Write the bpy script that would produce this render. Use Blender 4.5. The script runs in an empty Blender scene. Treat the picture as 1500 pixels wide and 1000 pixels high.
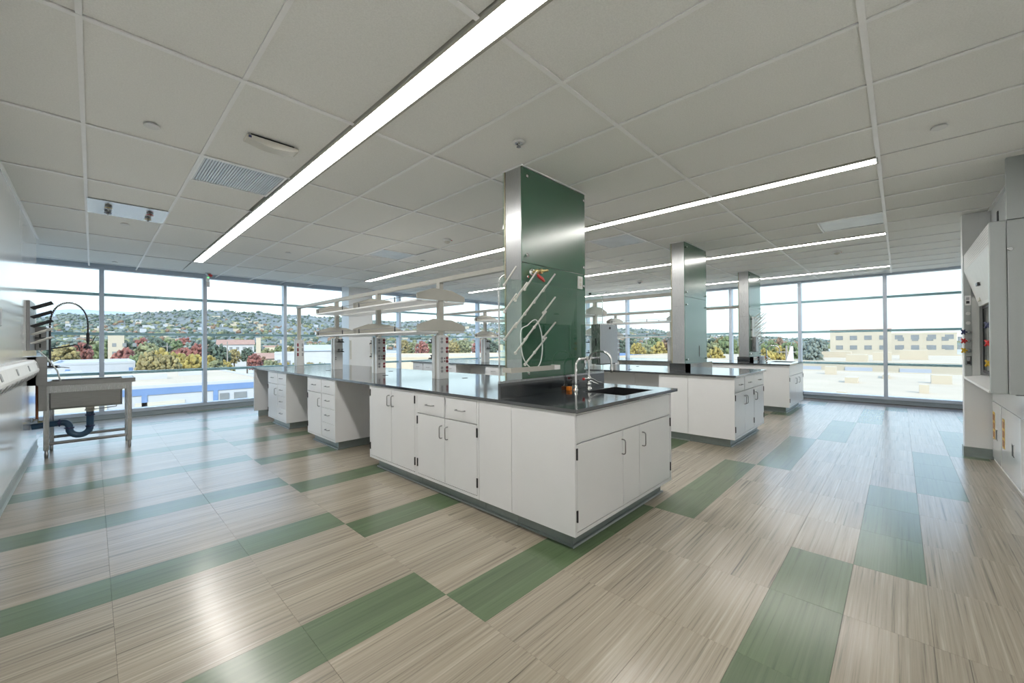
import bpy, math, random
from mathutils import Vector, Matrix
random.seed(7)
C = bpy.context.scene.collection
PI = math.pi

# ------------------------------------------------------------------ camera
H = 1.31
cam_data = bpy.data.cameras.new('camera')
cam_data.sensor_width = 36.0
cam_data.lens = 590.635 * 36.0 / 1500.0
cam_data.clip_start = 0.02
cam_data.clip_end = 9000
cam = bpy.data.objects.new('camera', cam_data)
C.objects.link(cam)
_yaw, _pit, _rol = 0.805462, 0.005665, -0.0066837
_f = Vector((math.sin(_yaw) * math.cos(_pit), math.cos(_yaw) * math.cos(_pit), math.sin(_pit)))
_r = _f.cross(Vector((0, 0, 1))).normalized()
_u = _r.cross(_f)
_c, _s = math.cos(_rol), math.sin(_rol)
RT = _c * _r + _s * _u
UP = -_s * _r + _c * _u
cam.matrix_world = Matrix(((RT.x, UP.x, -_f.x, 0), (RT.y, UP.y, -_f.y, 0), (RT.z, UP.z, -_f.z, H), (0, 0, 0, 1)))
bpy.context.scene.camera = cam

# ------------------------------------------------------------------ view, sky, sun
vs = bpy.context.scene.view_settings
vs.view_transform = 'Standard'
vs.look = 'None'
vs.gamma = 1.0
vs.use_curve_mapping = False
vs.exposure = 0.42

world = bpy.data.worlds.new('sky')
bpy.context.scene.world = world
world.use_nodes = True
nt = world.node_tree
nt.nodes.clear()
w_out = nt.nodes.new('ShaderNodeOutputWorld')
w_bg = nt.nodes.new('ShaderNodeBackground')
w_tc = nt.nodes.new('ShaderNodeTexCoord')
w_sep = nt.nodes.new('ShaderNodeSeparateXYZ')
w_ramp = nt.nodes.new('ShaderNodeValToRGB')
nt.links.new(w_tc.outputs['Generated'], w_sep.inputs[0])
nt.links.new(w_sep.outputs['Z'], w_ramp.inputs[0])
nt.links.new(w_ramp.outputs[0], w_bg.inputs[0])
nt.links.new(w_bg.outputs[0], w_out.inputs[0])
cr = w_ramp.color_ramp
cr.elements[0].position = 0.0
cr.elements[0].color = (0.62, 0.73, 0.75, 1)
cr.elements[1].position = 1.0
cr.elements[1].color = (0.56, 0.82, 1.25, 1)
e = cr.elements.new(0.10); e.color = (0.68, 0.82, 0.88, 1)
e = cr.elements.new(0.35); e.color = (0.64, 0.88, 1.28, 1)
w_bg.inputs['Strength'].default_value = 1.6

sun_data = bpy.data.lights.new('sun', 'SUN')
sun_data.energy = 3.0
sun_data.angle = math.radians(0.6)
sun_data.color = (1.0, 0.90, 0.74)
sun = bpy.data.objects.new('sun', sun_data)
C.objects.link(sun)
sun.rotation_euler = Vector((0.55, 0.62, -0.56)).to_track_quat('-Z', 'Y').to_euler()
LAMP = 26.0        # radiance of the ceiling strip lights


# ------------------------------------------------------------------ materials
def _new(name):
    m = bpy.data.materials.new(name)
    m.use_nodes = True
    n = m.node_tree
    return m, n, n.nodes['Principled BSDF'], n.nodes['Material Output']


def mat(name, col, rough=0.5, metal=0.0, var=0.04, scale=12.0, stretch=(1, 1, 1), spec=0.5, bump=0.0, bscale=80.0, coat=0.0, crough=0.05, rvar=0.0, ior=1.5):
    m, n, b, o = _new(name)
    N, L = n.nodes, n.links
    tc = N.new('ShaderNodeTexCoord')
    mp = N.new('ShaderNodeMapping'); mp.inputs['Scale'].default_value = stretch
    L.new(tc.outputs['Object'], mp.inputs[0])
    ns = N.new('ShaderNodeTexNoise'); ns.inputs['Scale'].default_value = scale; ns.inputs['Detail'].default_value = 5
    L.new(mp.outputs[0], ns.inputs[0])
    rp = N.new('ShaderNodeValToRGB')
    rp.color_ramp.elements[0].position = 0.3
    rp.color_ramp.elements[1].position = 0.7
    rp.color_ramp.elements[0].color = tuple(max(0, c * (1 - var)) for c in col) + (1,)
    rp.color_ramp.elements[1].color = tuple(min(1, c * (1 + var)) for c in col) + (1,)
    L.new(ns.outputs['Fac'], rp.inputs[0])
    L.new(rp.outputs[0], b.inputs['Base Color'])
    b.inputs['Roughness'].default_value = rough
    b.inputs['Metallic'].default_value = metal
    b.inputs['Specular IOR Level'].default_value = spec
    b.inputs['Coat Weight'].default_value = coat
    b.inputs['IOR'].default_value = ior
    b.inputs['Coat IOR'].default_value = ior
    b.inputs['Coat Roughness'].default_value = crough
    if rvar:
        mr = N.new('ShaderNodeMapRange')
        mr.inputs['To Min'].default_value = max(0.02, rough - rvar); mr.inputs['To Max'].default_value = rough + rvar
        L.new(ns.outputs['Fac'], mr.inputs[0]); L.new(mr.outputs[0], b.inputs['Roughness'])
    if bump:
        n2 = N.new('ShaderNodeTexNoise'); n2.inputs['Scale'].default_value = bscale; n2.inputs['Detail'].default_value = 4
        L.new(mp.outputs[0], n2.inputs[0])
        bp = N.new('ShaderNodeBump'); bp.inputs['Strength'].default_value = bump; bp.inputs['Distance'].default_value = 0.004
        L.new(n2.outputs['Fac'], bp.inputs['Height']); L.new(bp.outputs[0], b.inputs['Normal'])
    return m


def glass(name, tint, ior=1.5):
    m = bpy.data.materials.new(name); m.use_nodes = True
    n = m.node_tree; N, L = n.nodes, n.links
    N.clear()
    o = N.new('ShaderNodeOutputMaterial'); mx = N.new('ShaderNodeMixShader')
    t = N.new('ShaderNodeBsdfTransparent'); g = N.new('ShaderNodeBsdfGlossy'); f = N.new('ShaderNodeFresnel')
    t.inputs[0].default_value = tint + (1,)
    g.inputs['Roughness'].default_value = 0.01
    f.inputs[0].default_value = ior
    ge = N.new('ShaderNodeNewGeometry'); iv = N.new('ShaderNodeMath'); iv.operation = 'SUBTRACT'; iv.inputs[0].default_value = 1.0
    ml = N.new('ShaderNodeMath'); ml.operation = 'MULTIPLY'
    L.new(ge.outputs['Backfacing'], iv.inputs[1]); L.new(iv.outputs[0], ml.inputs[0]); L.new(f.outputs[0], ml.inputs[1])
    L.new(ml.outputs[0], mx.inputs[0]); L.new(t.outputs[0], mx.inputs[1]); L.new(g.outputs[0], mx.inputs[2]); L.new(mx.outputs[0], o.inputs[0])
    return m


def emitter(name, col, strength):
    m = bpy.data.materials.new(name); m.use_nodes = True
    n = m.node_tree; N, L = n.nodes, n.links
    N.clear()
    o = N.new('ShaderNodeOutputMaterial'); em = N.new('ShaderNodeEmission')
    em.inputs[0].default_value = col + (1,); em.inputs[1].default_value = strength
    L.new(em.outputs[0], o.inputs[0])
    return m


def floor_mat(name, dark, mid, light, strength):
    """streaky sheet tile: streaks run along X, each tile shifted by its own random offset"""
    m, n, b, o = _new(name)
    N, L = n.nodes, n.links
    geo = N.new('ShaderNodeNewGeometry')
    cell = N.new('ShaderNodeVectorMath'); cell.operation = 'DIVIDE'
    off = N.new('ShaderNodeVectorMath'); off.operation = 'SUBTRACT'; off.inputs[1].default_value = (1.283, 1.42, 0)
    L.new(geo.outputs['Position'], off.inputs[0])
    L.new(off.outputs[0], cell.inputs[0]); cell.inputs[1].default_value = (0.6067, 0.1011, 1.0)
    fl = N.new('ShaderNodeVectorMath'); fl.operation = 'FLOOR'; L.new(cell.outputs[0], fl.inputs[0])
    wn = N.new('ShaderNodeTexWhiteNoise'); wn.noise_dimensions = '2D'; L.new(fl.outputs[0], wn.inputs['Vector'])
    mul = N.new('ShaderNodeVectorMath'); mul.operation = 'SCALE'; mul.inputs['Scale'].default_value = 40
    L.new(wn.outputs['Color'], mul.inputs[0])
    add = N.new('ShaderNodeVectorMath'); add.operation = 'ADD'
    L.new(geo.outputs['Position'], add.inputs[0]); L.new(mul.outputs[0], add.inputs[1])
    mp = N.new('ShaderNodeMapping'); mp.inputs['Scale'].default_value = (1.1, 72, 1)
    L.new(add.outputs[0], mp.inputs[0])
    ns = N.new('ShaderNodeTexNoise'); ns.inputs['Scale'].default_value = 1.0; ns.inputs['Detail'].default_value = 6; ns.inputs['Roughness'].default_value = 0.66
    L.new(mp.outputs[0], ns.inputs[0])
    rp = N.new('ShaderNodeValToRGB')
    els = rp.color_ramp.elements
    els[0].position = 0.26; els[0].color = dark + (1,)
    els[1].position = 0.72; els[1].color = light + (1,)
    e = els.new(0.43); e.color = mid + (1,)
    e = els.new(0.58); e.color = tuple(0.6 * a + 0.4 * c for a, c in zip(mid, light)) + (1,)
    L.new(ns.outputs['Fac'], rp.inputs[0])
    # tone shift of each strip
    hs = N.new('ShaderNodeHueSaturation')
    mr = N.new('ShaderNodeMapRange'); mr.inputs['To Min'].default_value = 1 - strength; mr.inputs['To Max'].default_value = 1 + strength
    L.new(wn.outputs['Value'], mr.inputs[0]); L.new(mr.outputs[0], hs.inputs['Value'])
    L.new(rp.outputs[0], hs.inputs['Color']); L.new(hs.outputs[0], b.inputs['Base Color'])
    b.inputs['Roughness'].default_value = 0.5
    b.inputs['Coat Weight'].default_value = 1.0
    b.inputs['Coat IOR'].default_value = 1.52
    b.inputs['Specular IOR Level'].default_value = 0.25
    b.inputs['Coat Roughness'].default_value = 0.215
    n2 = N.new('ShaderNodeTexNoise'); n2.inputs['Scale'].default_value = 1.0; n2.inputs['Detail'].default_value = 2
    mp2 = N.new('ShaderNodeMapping'); mp2.inputs['Scale'].default_value = (6, 14, 1)
    L.new(geo.outputs['Position'], mp2.inputs[0]); L.new(mp2.outputs[0], n2.inputs[0])
    bp = N.new('ShaderNodeBump'); bp.inputs['Strength'].default_value = 0.10; bp.inputs['Distance'].default_value = 0.01
    L.new(n2.outputs['Fac'], bp.inputs['Height'])
    L.new(bp.outputs[0], b.inputs['Coat Normal'])
    return m


M = {}
M['white_wall'] = mat('white_wall_paint', (0.83, 0.84, 0.85), 0.35, var=0.015, scale=3)
M['gloss_wall'] = mat('gloss_wall_panel', (0.82, 0.84, 0.86), 0.16, var=0.02, scale=6, stretch=(1, 8, 0.6), coat=0.6, crough=0.12)
M['cabinet'] = mat('cabinet_enamel', (0.78, 0.785, 0.795), 0.28, var=0.012, scale=4)
M['counter'] = mat('black_epoxy', (0.020, 0.024, 0.028), 0.09, var=0.15, scale=30, rvar=0.02, ior=2.2)
M['kick'] = mat('grey_green_rubber', (0.24, 0.28, 0.27), 0.32, var=0.08, scale=9)
M['steel'] = mat('brushed_steel', (0.50, 0.51, 0.52), 0.26, 1.0, var=0.05, scale=6, stretch=(60, 60, 2), rvar=0.05)
M['sink_steel'] = mat('satin_steel', (0.30, 0.30, 0.30), 0.30, 1.0, var=0.06, scale=5, stretch=(2, 2, 30), rvar=0.05)
M['chrome'] = mat('chrome', (0.80, 0.80, 0.80), 0.07, 1.0, var=0.03, scale=8)
M['dark_metal'] = mat('dark_metal', (0.05, 0.05, 0.055), 0.35, 0.6, var=0.1, scale=30)
M['handle'] = mat('handle_nickel', (0.30, 0.30, 0.30), 0.28, 1.0, var=0.06, scale=30)
M['green_glass'] = mat('green_back_painted_glass', (0.030, 0.125, 0.070), 0.23, var=0.03, scale=2, rvar=0.01, ior=2.1)
M['black_rubber'] = mat('black_rubber', (0.015, 0.015, 0.017), 0.5, var=0.1, scale=30)
M['clear'] = glass('clear_shield_glass', (0.93, 0.97, 0.95), 1.65)
M['pane'] = glass('window_glass', (0.95, 0.975, 0.97))
M['glass_edge'] = mat('polished_glass_edge', (0.25, 0.34, 0.36), 0.08, 0.4, var=0.2, scale=20, stretch=(1, 1, 4))
M['alu'] = mat('window_aluminium', (0.52, 0.58, 0.66), 0.32, 0.25, var=0.04, scale=6)
M['kick_alu'] = mat('sill_base_metal', (0.34, 0.39, 0.42), 0.35, 0.2, var=0.05, scale=4)
M['teal'] = mat('teal_transom_metal', (0.28, 0.46, 0.50), 0.30, 0.15, var=0.08, scale=3)
M['tile'] = mat('ceiling_tile_mineral', (0.88, 0.88, 0.855), 0.9, var=0.05, scale=140, bump=0.25, bscale=240)
M['grid'] = mat('white_grid_metal', (0.95, 0.95, 0.95), 0.35, var=0.02)
M['white_plastic'] = mat('white_plastic', (0.78, 0.78, 0.77), 0.4, var=0.02)
M['cream_plastic'] = mat('cream_plastic', (0.66, 0.64, 0.58), 0.42, var=0.03)
M['grey_plastic'] = mat('grey_plastic', (0.35, 0.36, 0.37), 0.45, var=0.05)
M['rack_beige'] = mat('beige_rack_enamel', (0.45, 0.44, 0.395), 0.4, var=0.03, scale=8)
M['tower'] = mat('tower_aluminium', (0.66, 0.67, 0.67), 0.33, 0.25, var=0.03, scale=7, stretch=(1, 1, 0.3))
M['red'] = mat('red_plastic', (0.55, 0.03, 0.03), 0.4, var=0.08)
M['maroon'] = mat('maroon_outlet', (0.22, 0.02, 0.03), 0.4, var=0.08)
M['blue'] = mat('dark_blue_plastic', (0.03, 0.04, 0.12), 0.4, var=0.08)
M['pipe_blue'] = mat('blue_drain_pipe', (0.03, 0.085, 0.16), 0.38, var=0.08)
M['yellow'] = mat('yellow_plastic', (0.62, 0.40, 0.03), 0.45, var=0.06)
M['orange'] = mat('orange_plastic', (0.75, 0.22, 0.02), 0.5, var=0.06)
M['brass'] = mat('brass', (0.62, 0.50, 0.24), 0.3, 0.9, var=0.08)
M['trim_bronze'] = mat('bronze_trim', (0.42, 0.38, 0.28), 0.35, 0.4, var=0.05)
M['copper'] = mat('copper', (0.50, 0.19, 0.10), 0.35, 0.9, var=0.12)
M['peg'] = mat('ivory_peg', (0.70, 0.69, 0.66), 0.35, var=0.03)
M['hood'] = mat('hood_grey_enamel', (0.44, 0.47, 0.47), 0.32, var=0.02, scale=4)
M['liner'] = mat('hood_liner', (0.62, 0.63, 0.62), 0.45, var=0.03)
M['brown_print'] = mat('brown_label_print', (0.33, 0.14, 0.05), 0.6, var=0.25, scale=60)
M['clear_tube'] = mat('clear_hose', (0.70, 0.74, 0.74), 0.15, var=0.05)
M['louver'] = mat('diffuser_metal', (0.66, 0.69, 0.70), 0.30, 0.3, var=0.08, scale=4)
M['lamp'] = emitter('lamp_diffuser', (1.0, 0.97, 0.92), LAMP)
M['hood_lamp'] = emitter('hood_lamp', (0.95, 0.98, 1.0), 6.0)
M['led'] = emitter('green_led', (0.2, 0.9, 0.35), 1.0)
M['floor'] = floor_mat('beige_streak_tile', (0.055, 0.046, 0.034), (0.265, 0.226, 0.17), (0.42, 0.37, 0.29), 0.08)
M['floor_green'] = floor_mat('green_streak_tile', (0.036, 0.060, 0.030), (0.078, 0.122, 0.056), (0.108, 0.152, 0.078), 0.09)
M['subfloor'] = mat('joint_dark', (0.12, 0.11, 0.10), 0.8)


# ------------------------------------------------------------------ mesh helpers
ORG = {}


def smooth(pts, n=5):
    P = [Vector(p) for p in pts]; out = []
    for i in range(len(P) - 1):
        a = P[max(i - 1, 0)]; b = P[i]; c = P[i + 1]; d = P[min(i + 2, len(P) - 1)]
        for k in range(n):
            t = k / n
            out.append(0.5 * (2 * b + (c - a) * t + (2 * a - 5 * b + 4 * c - d) * t * t + (3 * b - a - 3 * c + d) * t ** 3))
    return out + [P[-1]]


class MB:
    def __init__(self):
        self.v, self.f, self.sm = [], [], []

    def add(self, vs, fs, smooth=False):
        k = len(self.v)
        self.v += [tuple(p) for p in vs]
        self.f += [tuple(i + k for i in f) for f in fs]
        self.sm += [smooth] * len(fs)
        return self

    def box(self, x0, x1, y0, y1, z0, z1):
        x0, x1 = min(x0, x1), max(x0, x1); y0, y1 = min(y0, y1), max(y0, y1); z0, z1 = min(z0, z1), max(z0, z1)
        return self.add([(x0, y0, z0), (x1, y0, z0), (x1, y1, z0), (x0, y1, z0), (x0, y0, z1), (x1, y0, z1), (x1, y1, z1), (x0, y1, z1)],
                        [(0, 3, 2, 1), (4, 5, 6, 7), (0, 1, 5, 4), (1, 2, 6, 5), (2, 3, 7, 6), (3, 0, 4, 7)])

    def prism(self, poly, fn, d0, d1):
        """poly of (a, b); fn(a, b, d) -> world point"""
        n = len(poly)
        vs = [fn(a, b, d0) for a, b in poly] + [fn(a, b, d1) for a, b in poly]
        fs = [tuple(range(n - 1, -1, -1)), tuple(range(n, 2 * n))] + [(i, (i + 1) % n, n + (i + 1) % n, n + i) for i in range(n)]
        return self.add(vs, fs)

    def tube(self, pts, r, n=10, r1=None, caps=True):
        pts = [Vector(p) for p in pts]
        m = len(pts)
        tang = []
        for i in range(m):
            a = pts[max(i - 1, 0)]; b = pts[min(i + 1, m - 1)]
            tang.append((b - a).normalized())
        t0 = tang[0]
        u = t0.cross(Vector((0, 0, 1)))
        if u.length < 1e-3: u = t0.cross(Vector((1, 0, 0)))
        u.normalize()
        vs = []
        for i in range(m):
            t = tang[i]
            u = (u - t * u.dot(t))
            if u.length < 1e-5: u = t.orthogonal()
            u.normalize()
            w = t.cross(u)
            rr = r if r1 is None else r + (r1 - r) * i / (m - 1)
            for k in range(n):
                a = 2 * PI * k / n
                vs.append(pts[i] + (u * math.cos(a) + w * math.sin(a)) * rr)
        fs = []
        for i in range(m - 1):
            for k in range(n):
                fs.append((i * n + k, i * n + (k + 1) % n, (i + 1) * n + (k + 1) % n, (i + 1) * n + k))
        self.add(vs, fs, True)
        if caps:
            self.add([vs[k] for k in range(n)], [tuple(range(n - 1, -1, -1))])
            self.add([vs[(m - 1) * n + k] for k in range(n)], [tuple(range(n))])
        return self

    def cyl(self, p0, p1, r, r1=None, n=14):
        return self.tube([p0, p1], r, n, r1)

    def lathe(self, c, axis, prof, n=20):
        """prof: list of (distance along axis, radius)"""
        c = Vector(c); a = Vector(axis).normalized()
        u = a.orthogonal().normalized(); w = a.cross(u)
        vs = []
        for d, r in prof:
            for k in range(n):
                t = 2 * PI * k / n
                vs.append(c + a * d + (u * math.cos(t) + w * math.sin(t)) * max(r, 1e-4))
        fs = []
        for i in range(len(prof) - 1):
            for k in range(n):
                fs.append((i * n + k, i * n + (k + 1) % n, (i + 1) * n + (k + 1) % n, (i + 1) * n + k))
        self.add(vs, fs, True)
        self.add(vs[:n], [tuple(range(n - 1, -1, -1))]); self.add(vs[-n:], [tuple(range(n))])
        return self

    def build(self, name, m, parent=None, bevel=0.0, label=None, org=None):
        if parent is not None:
            o0 = ORG[parent.name]
        elif org is not None:
            o0 = Vector(org)
        else:
            xs = [p[0] for p in self.v]; ys = [p[1] for p in self.v]; zs = [p[2] for p in self.v]
            o0 = Vector(((min(xs) + max(xs)) / 2, (min(ys) + max(ys)) / 2, min(zs)))
        me = bpy.data.meshes.new(name)
        me.from_pydata([(p[0] - o0.x, p[1] - o0.y, p[2] - o0.z) for p in self.v], [], self.f)
        me.polygons.foreach_set('use_smooth', self.sm)
        me.update()
        me.materials.append(m)
        o = bpy.data.objects.new(name, me)
        C.objects.link(o)
        ORG[o.name] = o0
        if parent is not None: o.parent = parent
        else: o.location = o0
        if bevel:
            b = o.modifiers.new('bevel', 'BEVEL'); b.width = bevel; b.segments = 2; b.limit_method = 'ANGLE'; b.angle_limit = math.radians(50)
        if label: o['label'] = label
        return o


def bx(x0, x1, y0, y1, z0, z1): return MB().box(x0, x1, y0, y1, z0, z1)


def tag(o, label, cat, group=None, kind=None):
    o['label'] = label; o['category'] = cat
    if group: o['group'] = group
    if kind: o['kind'] = kind
    return o


def thing(name, loc, label, cat, group=None):
    o = bpy.data.objects.new(name, None)
    o.empty_display_size = 0.1
    C.objects.link(o); o.location = loc
    ORG[o.name] = Vector(loc)
    return tag(o, label, cat, group)


def struct(o, label=None):
    o['kind'] = 'structure'
    if label: o['label'] = label
    return o


KIDS = {}


def copy_tree(o, parent=None, loc=None, label=None, group=None, kids=None):
    if kids is None:
        kids = {}
        for q in C.objects:
            if q.parent: kids.setdefault(q.parent.name, []).append(q)
    c = o.copy(); C.objects.link(c)
    if parent is not None: c.parent = parent
    if loc is not None: c.location = loc
    if label: c['label'] = label
    if group: c['group'] = group
    ORG[c.name] = Vector(loc) if loc is not None else ORG.get(parent.name, Vector((0, 0, 0))) if parent else ORG[o.name]
    for k in kids.get(o.name, []): copy_tree(k, c, kids=kids)
    return c


def piece(name, me, parent, loc):
    o = bpy.data.objects.new(name, me); C.objects.link(o); o.parent = parent; o.location = loc
    return o


# ------------------------------------------------------------------ room shell
CE = 2.74
XL, XR, YF = -0.51, 11.6, 10.35
# floor slab and tiles
floor = struct(bx(-2.6, 11.75, -1.6, 10.5, -0.25, -0.008).build('floor', M['subfloor'], org=(0, 0, 0)))
TX, TY = 0.6067, 0.3033
x_first, y_first = 1.283 - 7 * TX, 1.42 - 10 * TY


def tile_mesh(m, x0, x1, y0, y1):
    mb = MB(); g = 0.0003; b = 0.0007
    lo = [(x0 + g, y0 + g), (x1 - g, y0 + g), (x1 - g, y1 - g), (x0 + g, y1 - g)]
    hi = [(x0 + g + b, y0 + g + b), (x1 - g - b, y0 + g + b), (x1 - g - b, y1 - g - b), (x0 + g + b, y1 - g - b)]
    vs = [(p[0], p[1], -0.008) for p in lo] + [(p[0], p[1], -0.0008) for p in lo] + [(p[0], p[1], 0.0) for p in hi]
    fs = []
    for k in range(2):
        for i in range(4): fs.append((4 * k + i, 4 * k + (i + 1) % 4, 4 * k + 4 + (i + 1) % 4, 4 * k + 4 + i))
    fs.append((8, 9, 10, 11))
    mb.add(vs, fs)
    return mb


cells = []
for i in range(0, 23):
    for j in range(0, 40):
        x0 = x_first + i * TX; y0 = y_first + j * TY
        x1, y1 = x0 + TX, y0 + TY
        if x1 > XR + 0.7 or y1 > YF + 0.2 or x0 < -2.6: continue
        big = (i - 7) // 3            # green strips step one row every third tile
        green = (j - 10 + big) % 4 == 0
        cx, cy = (x0 + x1) / 2, (y0 + y1) / 2
        # seen by the camera?
        d = Vector((cx, cy, -H))
        fz = d.dot(_f)
        vis = False
        if fz > 0.3:
            px = 750 + 590.6 * d.dot(RT) / fz; py = 500 - 590.6 * d.dot(UP) / fz
            vis = -80 < px < 1580 and py < 1120
        if cx < XL or (cy < -0.73): vis = False
        if 2.15 < cx < 3.5 and 1.6 < cy < 8.6: vis = False
        if 5.55 < cx < 6.9 and 1.6 < cy < 8.6: vis = False
        if 3.6 < cx and cy > 2.6: vis = False
        cells.append((d.length if vis else 99 + d.length, x0, x1, y0, y1, green))
cells.sort(key=lambda c: c[0])
base = {}
for g in (False, True):
    mb = tile_mesh(None, 0, TX, 0, TY)
    me = bpy.data.meshes.new('tile')
    me.from_pydata(mb.v, [], mb.f); me.materials.append(M['floor_green' if g else 'floor'])
    base[g] = me
for c in cells[:300]:
    piece('tile', base[c[5]], floor, (c[1], c[3], 0))
for g in (False, True):
    mb = MB()
    for c in cells[300:]:
        if c[5] == g:
            q = tile_mesh(None, c[1], c[2], c[3], c[4]); mb.add(q.v, q.f)
    o = mb.build('far_tiles', M['floor_green' if g else 'floor'], floor); o['kind'] = 'stuff'

# ceiling slab, tiles and grid
ceiling = struct(bx(-2.8, 11.8, -1.8, 10.55, 2.79, 2.95).build('ceiling', M['white_wall'], org=(0, 0, 0)))
GX = [-0.04 + 0.61 * k for k in range(-4, 20)]
GY = [0.107 + 1.2205 * k for k in range(-1, 9)]
special = set()     # (i, j, half) cells whose tile is not whole
LIGHTS = [(1.195, 1.31, -0.7, 8.6), (4.245, 4.36, 0.12, 8.64), (7.235, 7.35, 0.12, 8.64), (10.43, 10.545, 0.12, 8.64)]
holes = [(0.575, 1.16, 3.775, 4.38), (-0.035, 0.57, 5.61, 6.19), (4.845, 5.445, 2.55, 3.15), (6.065, 6.665, 0.11, 0.71), (3.02, 3.60, 5.58, 6.13), (10.945, 11.54, 0.11, 0.71)]


def cut(rects, h):
    out = []
    for (a, b, c, d) in rects:
        x0, x1, y0, y1 = h
        if x1 <= a or x0 >= b or y1 <= c or y0 >= d: out.append((a, b, c, d)); continue
        if x0 > a: out.append((a, x0, c, d))
        if x1 < b: out.append((x1, b, c, d))
        m0, m1 = max(a, x0), min(b, x1)
        if y0 > c: out.append((m0, m1, c, y0))
        if y1 < d: out.append((m0, m1, y1, d))
    return out


shared = None
for i in range(len(GX) - 1):
    for j in range(len(GY) - 1):
        a, b, c, d = GX[i], GX[i + 1], GY[j], GY[j + 1]
        if a > XR or c > YF: continue
        if b < XL and d < 8.0: continue
        rs = [(a, b, c, d)]
        for L_ in LIGHTS: rs = cut(rs, (L_[0] - 0.018, L_[1] + 0.018, L_[2], L_[3]))
        for h in holes: rs = cut(rs, h)
        if rs == [(a, b, c, d)]:
            if shared is None:
                q = bx(0.011, 0.599, 0.011, 1.2095, 0.008, 0.022); me = bpy.data.meshes.new('tile'); me.from_pydata(q.v, [], q.f); me.materials.append(M['tile']); shared = me
            piece('tile', shared, ceiling, (a, c, CE))
        else:
            for (p, q_, r, s) in rs:
                if q_ - p < 0.03 or s - r < 0.03: continue
                bx(p + 0.008, q_ - 0.008, r + 0.008, s - 0.008, CE + 0.008, CE + 0.022).build('tile', M['tile'], ceiling)
for gx in GX:
    if gx > XR: continue
    y0 = -0.7 if gx > XL else 8.0
    if any(L_[0] - 0.05 < gx < L_[1] + 0.05 for L_ in LIGHTS): continue
    bx(gx - 0.011, gx + 0.011, y0, YF, CE - 0.001, CE + 0.006).build('grid_bar', M['grid'], ceiling)
for gy in GY:
    if gy > YF or gy < -0.7: continue
    segs = [(XL, XR)]
    for L_ in LIGHTS:
        if L_[2] - 0.01 < gy < L_[3]:
            segs = [s for (a, b) in segs for s in ((a, min(b, L_[0] - 0.018)), (max(a, L_[1] + 0.018), b)) if s[1] > s[0]] if any(a < L_[0] < b for a, b in segs) else segs
    fixed = []
    for (a, b) in segs: fixed.append((a, b))
    for (a, b) in sorted(set(fixed)):
        bx(a, b, gy - 0.013, gy + 0.013, CE - 0.002, CE + 0.005).build('grid_bar', M['grid'], ceiling)

# walls
wl = struct(bx(-0.66, XL, -1.6, 8.2, 0, 2.79).build('wall_left', M['gloss_wall'], org=(0, 0, 0)))
wl2 = struct(bx(-2.75, -0.66, 8.1, 8.2, 0, 2.79).build('wall_return', M['white_wall'], org=(0, 0, 0)))
wl3 = struct(bx(-2.75, -2.65, 8.2, 10.5, 0, 2.79).build('wall_side', M['white_wall'], org=(0, 0, 0)))
# right wall: camera bay, alcove of the fume hood, pilaster, return
wr = struct(bx(-0.66, 4.985, -0.85, -0.73, 0, 2.79).build('wall_right', M['white_wall'], org=(0, 0, 0)))
wr2 = struct(bx(4.985, 7.02, -1.75, -1.6, 0, 2.79).build('wall_alcove', M['white_wall'], org=(0, 0, 0)))
wr3 = struct(bx(4.985, 7.0, -0.84, -0.74, 2.30, 2.79).build('wall_header', M['white_wall'], org=(0, 0, 0)))
wr4 = struct(bx(6.88, 7.03, -1.6, -0.527, 0, 2.79).build('wall_stub', M['white_wall'], org=(0, 0, 0)))
bx(6.86, 6.88, -0.735, -0.66, 2.28, 2.74).build('corner_strip', M['white_wall'], wr4)
wr5 = struct(bx(7.03, 11.8, -1.75, -1.6, 0, 2.79).build('wall_back', M['white_wall'], org=(0, 0, 0)))
wr6 = struct(bx(4.935, 4.985, -1.6, -0.85, 0, 2.79).build('wall_partition', M['white_wall'], org=(0, 0, 0)))
wp = struct(bx(4.985, 5.03, -1.2, -0.617, 2.262, 2.79).build('wall_endpanel', M['hood'], org=(0, 0, 0)))
# baseboards
struct(MB().prism([(0, 0), (0.018, 0), (0.008, 0.02), (0.006, 0.10), (0, 0.10)], lambda a, b, d: (XL + a, d, b), -0.7, 8.2).build('baseboard_left', M['kick'], org=(0, 0, 0)))
struct(MB().prism([(0, 0), (0.018, 0), (0.008, 0.02), (0.006, 0.11), (0, 0.11)], lambda a, b, d: (6.88 - a, d, b), -0.74, -0.52).build('baseboard_stub', M['kick'], org=(0, 0, 0)))
struct(bx(6.874, 7.036, -0.527, -0.517, 0, 0.11).build('baseboard_front', M['kick'], org=(0, 0, 0)))
struct(bx(-0.4, 4.98, -0.73, -0.722, 0, 0.10).build('baseboard_right', M['kick'], org=(0, 0, 0)))
# ceiling edge trims
struct(bx(XL, XL + 0.022, -0.7, 8.2, CE - 0.004, CE + 0.02).build('trim_1', M['grid'], org=(0, 0, 0)))
struct(bx(5.03, 6.88, -0.74, -0.715, CE - 0.004, CE + 0.02).build('trim_2', M['grid'], org=(0, 0, 0)))
# square white column at the window
col = struct(bx(4.42, 5.04, 9.86, 10.27, 0, 2.79).build('column', M['white_wall'], org=(0, 0, 0)), 'white square column in front of the long window')
bx(4.40, 5.06, 9.84, 10.27, 0, 0.10).build('base_trim', M['kick'], col)
for xx in (4.44, 4.98): bx(xx, xx + 0.03, 9.835, 9.86, 0.95, 1.42).build('corner_guard', M['cream_plastic'], col)

# ------------------------------------------------------------------ window walls
ZT = (0.823, 1.538, 2.248)


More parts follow.
